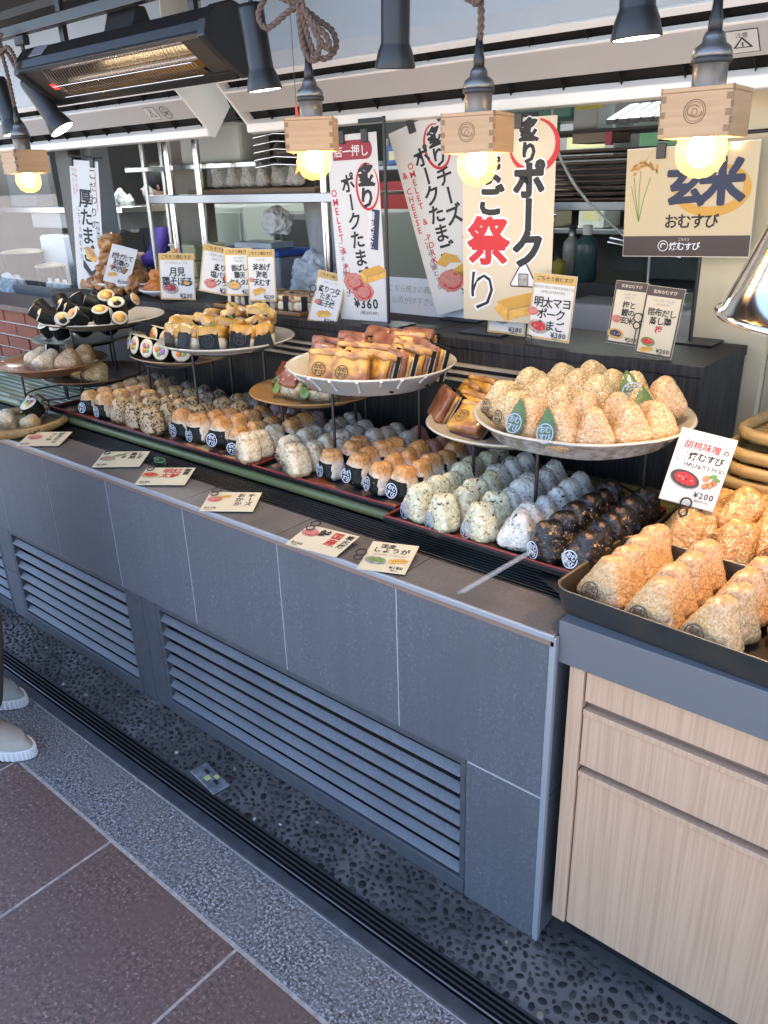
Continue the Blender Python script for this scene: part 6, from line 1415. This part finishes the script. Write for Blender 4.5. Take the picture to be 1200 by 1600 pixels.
row = [(-.165, -.010, 2, 1, 'leftmost front sandwich with browned pork face and a green herb'), (-.105, -.080, -18, 1, 'second front sandwich with browned pork turned edgeways'), (-.032, -.142, 24, 0, 'third front sandwich with a yellow egg face'), (.055, -.142, 12, 0, 'fourth front sandwich with a yellow egg face'), (.108, -.100, -22, 0, 'fifth front sandwich turned edgeways'), (.125, -.045, -24, 1, 'sixth front sandwich turned edgeways'), (.142, .010, -26, 0, 'seventh front sandwich turned edgeways'), (.150, .065, -28, 1, 'rightmost front sandwich at the plate edge')]
for (dx, dy, yw, pk, lab) in row: sandwich(PD['x']+dx, PD['y']+dy, z0, R_(yw), R_(-16), lab+' on grey plate', bool(pk), (yw > 0), herb='herb' in lab)
row2 = [(-.14, .060, 5, 1), (-.085, .0, -12, 1), (-.02, -.065, 14, 0), (.045, -.055, 8, 0), (.070, .03, -20, 0), (.075, .09, -24, 1)]
for i, (dx, dy, yw, pk) in enumerate(row2): sandwich(PD['x']+dx, PD['y']+dy, z0+.006, R_(yw), R_(-30), 'middle row omelette sandwich, '+ORD[i].replace('front', 'first')+' from left on grey plate', bool(pk), False)
row3 = [(-.11, .125, -8, 1), (-.02, .05, -10, 1), (-.035, .125, -14, 1), (.045, .09, 10, 0), (.02, .165, 10, 1)]
for i, (dx, dy, yw, pk) in enumerate(row3): sandwich(PD['x']+dx, PD['y']+dy, z0+.018, R_(yw), R_(-40), 'back row omelette sandwich, '+ORD[i].replace('front', 'first')+' from left on grey plate', bool(pk), False)
# cream plate: browned egg squares
hz = 1.02-.023
for i, (dx, dy, yw, tl, pk, lab) in enumerate([(-.115, -.055, -14, -48, 0, 'large browned egg square with a seal at the front of the cream plate'), (-.172, .02, -30, -40, 0, 'browned egg square at the left edge of the cream plate'), (-.12, .09, -15, -50, 1, 'browned pork square at the back of the cream plate'), (-.045, .125, 5, -45, 1, 'egg square with red topping at the back of the cream plate'), (-.01, -.075, 6, -52, 0, 'plain egg square beside the stone plate rim on the cream plate'), (-.185, -.055, -40, -30, 1, 'browned pork square leaning at the far left rim of the cream plate'), (-.055, -.125, -5, -55, 0, 'yellow egg square at the very front of the cream plate'), (-.165, .085, -10, -35, 0, 'upright egg square at the back left of the cream plate')]):
    o = sandwich(-.435+dx, .525+dy, hz+.003, R_(yw), R_(tl), lab, bool(pk), i in (0, 1, 4, 6)); o['group'] = 'egg squares on the cream plate'; o.scale = (1.15, 1.15, 1.15)
# egg topped rolls on the pale plate
ER = [(slab('rice', .062, .060, .044, .018, G_rice, (0, 0, 0), q+30, .003), slab('egg_top', .072, .066, .034, .014, (M_eggy, M_egg, M_egg)[q], (0, -.001, .030), q+33, .005), band('nori_belt', .062, .067, .040, -.027, .024)) for q in range(3)]
def egg_roll(x, y, z, yaw, tilt, lab, seal, bean=False):
    q = ER[RND.randrange(3)]; o = link('egg_roll', q[0], None, (x, y, z), (tilt+RND.uniform(-.25, .15), RND.uniform(-.3, .3), yaw+RND.uniform(-.3, .3)), 1.24); tag(o, lab, 'egg roll', 'egg topped rolls on the pale plate')
    link('egg_top', q[1], o); link('nori_belt', q[2], o)
    if seal: link('seal', SEAL['k'], o, (-.002, -.0365, .024), (0, 0, 0), .95)
    if RND.random() < .4: link('herb', remat(LEAF, M_lettuce, 'herb'), o, (.01, -.02, .060), (R_(70), .4, 0), .45)
    return o
z0 = PC['z']-.022
for i, (dx, dy, yw) in enumerate([(-.175, -.03, -35), (-.125, -.095, -25), (-.055, -.14, -12), (.02, -.15, 2), (.095, -.125, 20), (.15, -.065, 35), (.185, .005, 50)]): egg_roll(PC['x']+dx, PC['y']+dy, z0+.004, R_(yw), R_(-12), 'front row egg topped roll, '+ORD[i].replace('front', 'first')+' from left on pale plate', i < 6)
for i, (dx, dy, yw) in enumerate([(-.145, .05, -28), (-.085, -.015, -12), (-.01, -.055, 5), (.065, -.04, 15), (.12, .03, 30)]): egg_roll(PC['x']+dx, PC['y']+dy, z0+.014, R_(yw), R_(-22), 'middle row egg topped roll, '+ORD[i].replace('front', 'first')+' from left on pale plate', False)
for i, (dx, dy, yw) in enumerate([(-.09, .115, -20), (-.02, .06, 0), (.05, .10, 20), (-.005, .15, 8)]): egg_roll(PC['x']+dx, PC['y']+dy, z0+.026, R_(yw), R_(-25), 'back row egg topped roll, '+ORD[i].replace('front', 'first')+' from left on pale plate', False)
# cut rolls: nori skin, rice ring, filling
def roll_mesh(core, seed, r=.038, L_=.05, q1=None):
    mb1, mb2, mb3 = MB(), MB(), MB(); rr = random.Random(seed)
    mb1.lathe([(r, 0), (r*1.02, L_*.5), (r, L_)], 24); mb2.lathe([(r*.985, .0005), (r*.985, L_-.001), (r*.80, L_+.0025), (r*.45, L_+.001), (.0001, L_+.0005)], 24)
    outm = [mb1.mesh('nori_skin', M_nori), mb2.mesh('rice_core', G_rice)]; ms = []
    for k, mt in enumerate(core):
        a = 2*math.pi*k/max(1, len(core))+seed; d = 0 if len(core) == 1 else r*.36; q = r*(q1 or (.55 if len(core) == 1 else rr.uniform(.28, .42)))
        vs, f = ICO[4] if False else (None, None)
        m_ = MB(); m_.lathe([(.0001, .006), (q*.6, .005), (q, .001), (q*.9, -.004)], 14, c=(d*math.cos(a), d*math.sin(a), L_))
        m_.v = [(p[0]+.0018*mnoise.noise(Vector(p)*180), p[1]+.0018*mnoise.noise(Vector(p)*170+Vector((4, 0, 0))), p[2]) for p in m_.v]; ms.append(m_.mesh('filling', mt))
    return outm, ms
ROLLS = dict(egg=[roll_mesh([M_egg], 1, q1=.80), roll_mesh([M_eggy, M_nori], 2, q1=.5), roll_mesh([M_egg, M_lettuce, M_egg], 3, q1=.42)], veg=[roll_mesh([M_carrot, M_lettuce, M_egg, M_cabbage], 4), roll_mesh([M_lettuce, M_salmon, M_egg, M_carrot], 5), roll_mesh([M_cabbage, M_lettuce, M_carrot, M_lettuce], 6)], meat=[roll_mesh([M_meat, M_lettuce, M_eggy], 7)])
def roll(kind, x, y, z, yaw, up, lab, group, sc=1., name='cut_roll', ln=1.):
    q = ROLLS[kind][RND.randrange(len(ROLLS[kind]))]; o = link(name, q[0][1], None, (x, y, z), (R_(90)-up, 0, yaw), (sc, sc*.86, sc*ln)); tag(o, lab, 'cut roll', group)
    link('nori_skin', q[0][0], o)
    for m_ in q[1]: link('filling', m_, o)
    return o
z0 = PA['z']-.02+.034
i = 0
for (rowr, n_, zz, yo) in ((.185, 9, -.004, -.015), (.115, 7, .006, .02), (.055, 4, .024, .07)):
    for k in range(n_):
        a = R_(-170+k*(160/(n_-1))); dx, dy = rowr*math.cos(a)*1.05, rowr*math.sin(a)*.95+yo
        if (k+n_) % 2 and False: pass
        roll('egg', PA['x']+dx, PA['y']+dy, z0+zz, a+R_(90)+RND.uniform(-.7, .7), R_(30)+RND.uniform(-.3, .5), ['front', 'middle', 'back'][[9, 7, 4].index(n_)]+' row egg roll slice, '+ORD[k].replace('front', 'first')+' from left on olive plate', 'roll slices on the olive plate', RND.uniform(.74, .88), ln=1.5)
zz = 1.035-.014+.036
for k, (dx, dy, yw) in enumerate([(-.13, -.06, -20), (-.05, -.11, -5), (.04, -.11, 10), (-.09, .03, -15), (.0, -.01, 5), (.09, -.04, 20), (.12, .05, 30)]):
    roll('veg', -2.50+dx, .555+dy, zz+(.012 if k > 2 else 0), R_(yw), R_(38)+RND.uniform(-.2, .4), 'vegetable wrap, '+ORD[k].replace('front', 'first')+' from left on the dark plate', 'vegetable wraps on the dark plate', 1.0, 'vegetable_wrap')
zz = 1.03-.012+.038
for k, (dx, dy, yw) in enumerate([(-.155, -.045, -30), (-.085, -.075, -12), (-.005, -.085, 0), (.07, -.085, 8), (.14, -.06, 22), (-.10, .02, -15), (-.02, .01, 4), (.06, .0, 12)]):
    o = roll('veg', -1.86+dx, .56+dy, zz+(.016 if k > 4 else 0), R_(yw), R_(18), 'vegetable wedge, '+ORD[k].replace('front', 'first')+' from left on long brown plate', 'vegetable wedges on the long brown plate', 1.05, 'vegetable_wedge')
    link('paper_edge', slab('paper_edge', .078, .052, .0025, .001, mk('pale_wrap', (.62, .54, .38), .5)), o, (0, .040, .025), (R_(90), 0, 0))
# meat and lettuce rice balls on the wooden plate
def topped(x, y, z, yaw, lab, group, kd='d', topm=M_meat, sc=1.05):
    o = ball(kd, x, y, z, yaw, '', group, tilt=R_(-38), sc=sc, seal='-'); o['label'] = lab
    V, F = rbox(.072, .02, .052, .009, 10, .006, RND.random()*9, 60); link('topping', MB().add(V, F, 0, True).mesh('topping', topm), o, (0, -.034, .022))
    link('lettuce', remat(LEAF, M_lettuce, 'lettuce'), o, (-.026, -.036, .0), (R_(-15), -.9, 0), .95); link('lettuce', remat(LEAF, M_lettuce, 'lettuce'), o, (.03, -.03, .062), (R_(-20), 1.0, 0), .7)
    return o
topped(-1.245, .50, 1.005-.014, R_(-25), 'glazed meat rice ball with lettuce at the left of the wooden plate', 'meat rice balls on the wooden plate')
topped(-1.15, .435, 1.005-.014, R_(-5), 'glazed meat rice ball with lettuce in the middle of the wooden plate', 'meat rice balls on the wooden plate')
topped(-1.04, .455, 1.005-.014, R_(15), 'glazed meat rice ball half hidden under the grey plate', 'meat rice balls on the wooden plate')
# brown plate
for k, (dx, dy, kd, yw) in enumerate([(-.08, -.06, 'd', -20), (.03, -.07, 'd', 5), (.12, -.02, 's2', 30), (-.02, .03, 'b', 0), (.08, .06, 's2', 25)]):
    ball(kd, -2.29+dx, .29+dy, 1.003-.022, R_(yw), ['at the left front', 'at the middle front', 'at the right front', 'in the middle', 'at the right back'][k]+' of brown plate', 'rice balls on the brown plate', tilt=R_(-60), seal='-', sc=1.05)
roll('meat', -2.31, .33, 1.003-.022+.042, R_(-25), R_(15), 'brown roll slice standing among the pale rice balls on brown plate', 'rice balls on the brown plate', .9)
for k in range(4):
    ball('s', -2.43+k*.085, .37+.01*(k % 2), .925-.010, R_(-30+k*15), ORD[k].replace('front', 'first')+' from left on the dark red plate', 'cheese topped rice balls', tilt=R_(-35), seal='-', sc=.95)
# stone plate: sesame coated rice balls
z0 = PE['z']-.030
ES = [(-.175, -.075, -22, 's', 'k', 0), (-.105, -.135, -20, 's', 'k', 0), (-.035, -.185, -12, 's2', 'b', 1), (.045, -.195, -8, 's2', 'b', 1), (.110, -.165, 30, 's2', '-', 0), (.160, -.105, 50, 's2', '-', 0), (.195, -.04, 62, 's2', '-', 0),
      (-.165, .015, -28, 's', '-', 0), (-.095, -.045, -20, 's', '-', 0), (-.02, -.095, -12, 's', '-', 0), (.05, -.105, 5, 's2', '-', 0), (.110, -.055, 25, 's2', '-', 0), (.135, .015, 35, 's', '-', 1),
      (-.12, .085, -20, 's', '-', 0), (-.045, .035, -14, 's', '-', 0), (.03, -.01, 0, 's', '-', 0), (-.06, .13, -15, 's', '-', 0), (.02, .085, 0, 's', '-', 0), (.085, .075, 20, 's', 'b', 1), (.17, .07, 45, 's2', '-', 0)]
for k, (dx, dy, yw, kd, sl, lf) in enumerate(ES):
    rw = 'front' if k < 7 else ('second' if k < 13 else ('third' if k < 16 else 'back')); kk = k-(0 if k < 7 else 7 if k < 13 else 13 if k < 16 else 16)
    ball(kd, PE['x']+dx, PE['y']+dy, z0+(0 if k < 7 else .010 if k < 13 else .022), R_(yw), ('with shiso leaf, ' if lf else '')+ORD[kk].replace('front', 'first')+' from left in '+rw+' row of stone plate', 'rice balls on the stone plate', tilt=R_(-14 if k < 7 else -26)+RND.uniform(-.06, .06), sc=RND.uniform(1., 1.08), seal=sl if sl in ('k', 'b') else '-', leaf=bool(lf))
# fried chicken pile
FC = []
for q in range(4):
    d, f = ICO[4]; v = d*np.array([.058, .045, .036])*(1+.35*np.array([mnoise.fractal(Vector(p*2.0)+Vector((q*5., 0, 0)), .8, 2.2, 4) for p in d]))[:, None]
    me = bpy.data.meshes.new('fried_chicken'); me.from_pydata(v.tolist(), [], f); me.materials.append(M_fry); me.polygons.foreach_set('use_smooth', [True]*len(f)); FC.append(me)
fp = [(-.12, -.05, 0), (-.04, -.075, 0), (.05, -.07, 0), (.13, -.03, 0), (-.09, .03, 0), (.0, .03, 0), (.09, .03, 0), (-.06, -.045, .055), (.03, -.05, .055), (.085, -.01, .05), (-.03, .02, .06), (-.03, -.03, .11), (.04, -.015, .105), (-.035, -.02, .16)]
wd = ['left front of the bottom layer', 'left middle front of bottom layer', 'right middle front of bottom layer', 'right end of the bottom layer', 'left back of the bottom layer', 'middle back of the bottom layer', 'right back of the bottom layer', 'left of the second layer', 'middle of the second layer', 'right of the second layer', 'back of the second layer', 'left of the third layer', 'right of the third layer', 'very top']
for k, (dx, dy, dz) in enumerate(fp):
    o = link('fried_chicken', FC[k % 4], None, (-2.70+dx, .905+dy, 1.205+dz), (RND.uniform(-.6, .6), RND.uniform(-.5, .5), RND.uniform(0, 6)), RND.uniform(.95, 1.2)); tag(o, 'piece of fried chicken at the '+wd[k]+' of the pile', 'fried chicken', 'pieces of fried chicken')
M_orf = mk('orange_food', (.55, .19, .025), .5, var=(60, (.42, .12, .015), .3), bump=(90, .6, .004))
for k, (dx, dy, dz, lab) in enumerate([(-.05, -.02, 0, 'left orange fried piece on the small white plate'), (.03, -.04, 0, 'right orange fried piece on the small white plate'), (-.01, .03, .01, 'orange fried piece at the back of the small white plate'), (-.01, -.01, .045, 'orange fried piece on top of the small white plate heap')]):
    o = link('orange_fritter', remat(FC[k], M_orf, 'orange_fritter'), None, (-2.36+dx, .89+dy, 1.20+dz), (RND.uniform(-.4, .4), 0, k), .95); tag(o, lab, 'fritter', 'orange fried pieces')
# wrapped rice food on the shelf tray
t = thing('brown_tray', 'thin brown tray of glazed rice pieces on the back shelf', 'tray', (-1.70, .90, 1.1605))
MB().box(-.235, .235, -.10, .10, .0, .006).build('base', M_cerab, t, .002)
for (a, b, c, d) in ((-.24, .24, -.105, -.0995), (-.24, .24, .0995, .105), (-.24, -.2345, -.0993, .0993), (.2345, .24, -.0993, .0993)): MB().box(a, b, c, d, 0, .014).build('rim', M_cerab, t, .002)
GZ = [(slab('rice', .075, .07, .04, .014, G_rice, (0, 0, 0), q+50, .003), slab('glazed_top', .082, .066, .028, .011, mk('glaze_brown', (.25, .10, .025), .3, var=(40, (.5, .36, .2), .5), coat=.6, coatbump=(40, .5)), (0, 0, .030), q+55, .004), band('nori_belt', .075, .072, .054, .0, .024)) for q in range(2)]
for k, (x, y) in enumerate([(-1.87, .87), (-1.78, .86), (-1.66, .86), (-1.57, .855), (-1.50, .87), (-1.62, .94), (-1.52, .945), (-1.72, .94)]):
    q = GZ[k % 2]; o = link('glazed_rice_piece', q[0], None, (x, y, 1.1672), (0, 0, RND.uniform(-.3, .3))); tag(o, 'glazed rice piece, '+['first', 'second', 'third', 'fourth', 'fifth', 'right', 'far right', 'left'][k]+(' from left in the front row' if k < 5 else ' one in the back row')+' of the shelf tray', 'rice piece', 'glazed rice pieces on the shelf tray')
    link('glazed_top', q[1], o); link('nori_belt', q[2], o)

# ------------------------------------------------------------------ bamboo baskets
def bamboo_ring(r, z, tr, sy=1., n_=40, sq=0.):
    pts = []
    for k in range(n_):
        a = 2*math.pi*k/n_; c, s_ = math.cos(a), math.sin(a)
        if sq: q = (abs(c)**(2/sq)+0), (abs(s_)**(2/sq)); c, s_ = math.copysign(abs(c)**(2/sq), c), math.copysign(abs(s_)**(2/sq), s_)
        pts.append((r*c, r*sy*s_, z))
    return pts
def basket(lab, x, y, z, r, sy, sq, yaw, h=.036, group=None):
    t = thing('bamboo_basket', lab, 'bamboo basket', (x, y, z), (0, 0, yaw), group=group)
    P_ = bamboo_ring(r, h*.55, 0, sy, 56, sq)
    a = MB().tube(P_, .0112, 10, closed=True)
    a.v = [(p[0], p[1], h*.55+(p[2]-h*.55)*1.25) for p in a.v]; rim = a.build('rim', M_bamby, t)
    for k in range(0, 56, 7):
        d = Vector(P_[(k+1) % 56])-Vector(P_[k-1]); d.normalize(); c = Vector(P_[k])
        for q in (-.004, .004): MB().tube([c+d*(q-.0015), c+d*(q+.0015)], .0126, 10).build('binding', M_node, rim)
    mb = MB(); n_ = 26
    for k in range(n_):
        yy = -r*sy*.92+2*r*sy*.92*(k+.5)/n_; u = abs(yy)/(r*sy); xx = r*.97*(max(0, 1-u**(sq or 2)))**(1/(sq or 2)); mb.box(-xx, xx, yy-r*sy*.031, yy+r*sy*.031, .0015*(k % 2), .003+.0015*(k % 2))
    w_ = mb.build('woven_base', M_bamby, t); w_['kind'] = 'stuff'
    return t
basket('low bamboo basket of wrapped snacks at the left edge of the counter', -2.235, .085, .806, .168, 1., 0, 0, .03)
for k, (dx, dy, kd, lab) in enumerate([(-.02, -.055, 'd', 'pale rice piece lying in the low bamboo basket'), (.085, -.01, 's', 'small yellowish rice piece at the right of the low bamboo basket')]):
    o = ball(kd, -2.235+dx, .085+dy, .812, R_(10), '', 'snacks in the low basket', tilt=R_(-60), seal='-'); o['label'] = lab; o.scale = (1.35, 1, .8) if k == 0 else (.8, .8, .7)
o = topped(-2.26, .15, .812, R_(-20), 'dark glazed meat rice ball at the back of the low bamboo basket', 'snacks in the low basket', 'dk')
o = roll('meat', -2.18, .14, .812+.038, R_(0), R_(60), 'dark sauced roll in the low bamboo basket', 'snacks in the low basket')
for k in range(7):
    basket(['lowest', 'second lowest', 'third', 'fourth', 'fifth', 'second from top', 'topmost'][k]+' bamboo basket in the stack at the right edge', (.30, .29, .31, .305, .325, .33, .345)[k], .715+(.0, .01, -.01, .0, .012, .0, .02)[k], .836+k*.0335, .25, .60, 5, R_((2, -3, 1, -4, 3, -2, -8)[k]), .03, 'stacked bamboo baskets')

# clear tongs lying over the right tray
t = thing('tongs', 'clear plastic tongs resting across the ledge beside the nori rice balls', 'tongs', (0, 0, 0))
A0, A1 = Vector((-.235, .02, .806)), Vector((-.155, .165, .868))
for (q, nm) in ((-.010, 'arm'), (.012, 'arm')):
    s_ = Vector((.88, -.47, 0))*q; d = (A1-A0); sd = d.cross(Vector((0, 0, 1))).normalized()*.0052; up = sd.cross(d).normalized()*.0012
    MB().obox((A0+A1)/2+s_+Vector((0, 0, q*.6)), d/2, sd, up).build(nm, M_film, t, .0008)
tb_ = Vector((-.15, .175, .866)); MB().tube([tb_+Vector((-.014, -.008, 0)), tb_, tb_+Vector((.014, .004, 0))], .006, 8).build('hinge', M_film, t)
sv_ = thing('black_scoop', 'black plastic server blade lying at the corner of the right tray', 'server', (-.085, .16, .822), (R_(8), R_(-6), R_(-28)))
MB().prism([(-.055, -.02), (.05, -.03), (.06, .025), (-.03, .03)], 0, .003, 'z').build('blade', M_blackp, sv_, .001)
for k in range(5): MB().box(-.05+k*.008, -.047+k*.008, -.018, .0, .003, .006).build('ridge', M_blackp, sv_)
# wrapped grey rice on the kitchen rack
for k in range(6):
    ball('e', -2.70+k*.105, 1.52, 1.5755, 0, ['leftmost', 'second from left', 'third from left', 'fourth from left', 'fifth from left', 'rightmost'][k]+' on the kitchen rack tray', 'rice balls on the kitchen rack', seal='-', sc=1.1)
ck = thing('tray_cover', 'clear plastic cover over the kitchen rice balls', 'cover', (-2.43, 1.52, 1.5757)); MB().box(-.36, .36, -.06, .06, .0, .118).build('cover', glass_mat('clear_cover', (.93, .94, .95), .06, .08), ck, .01)
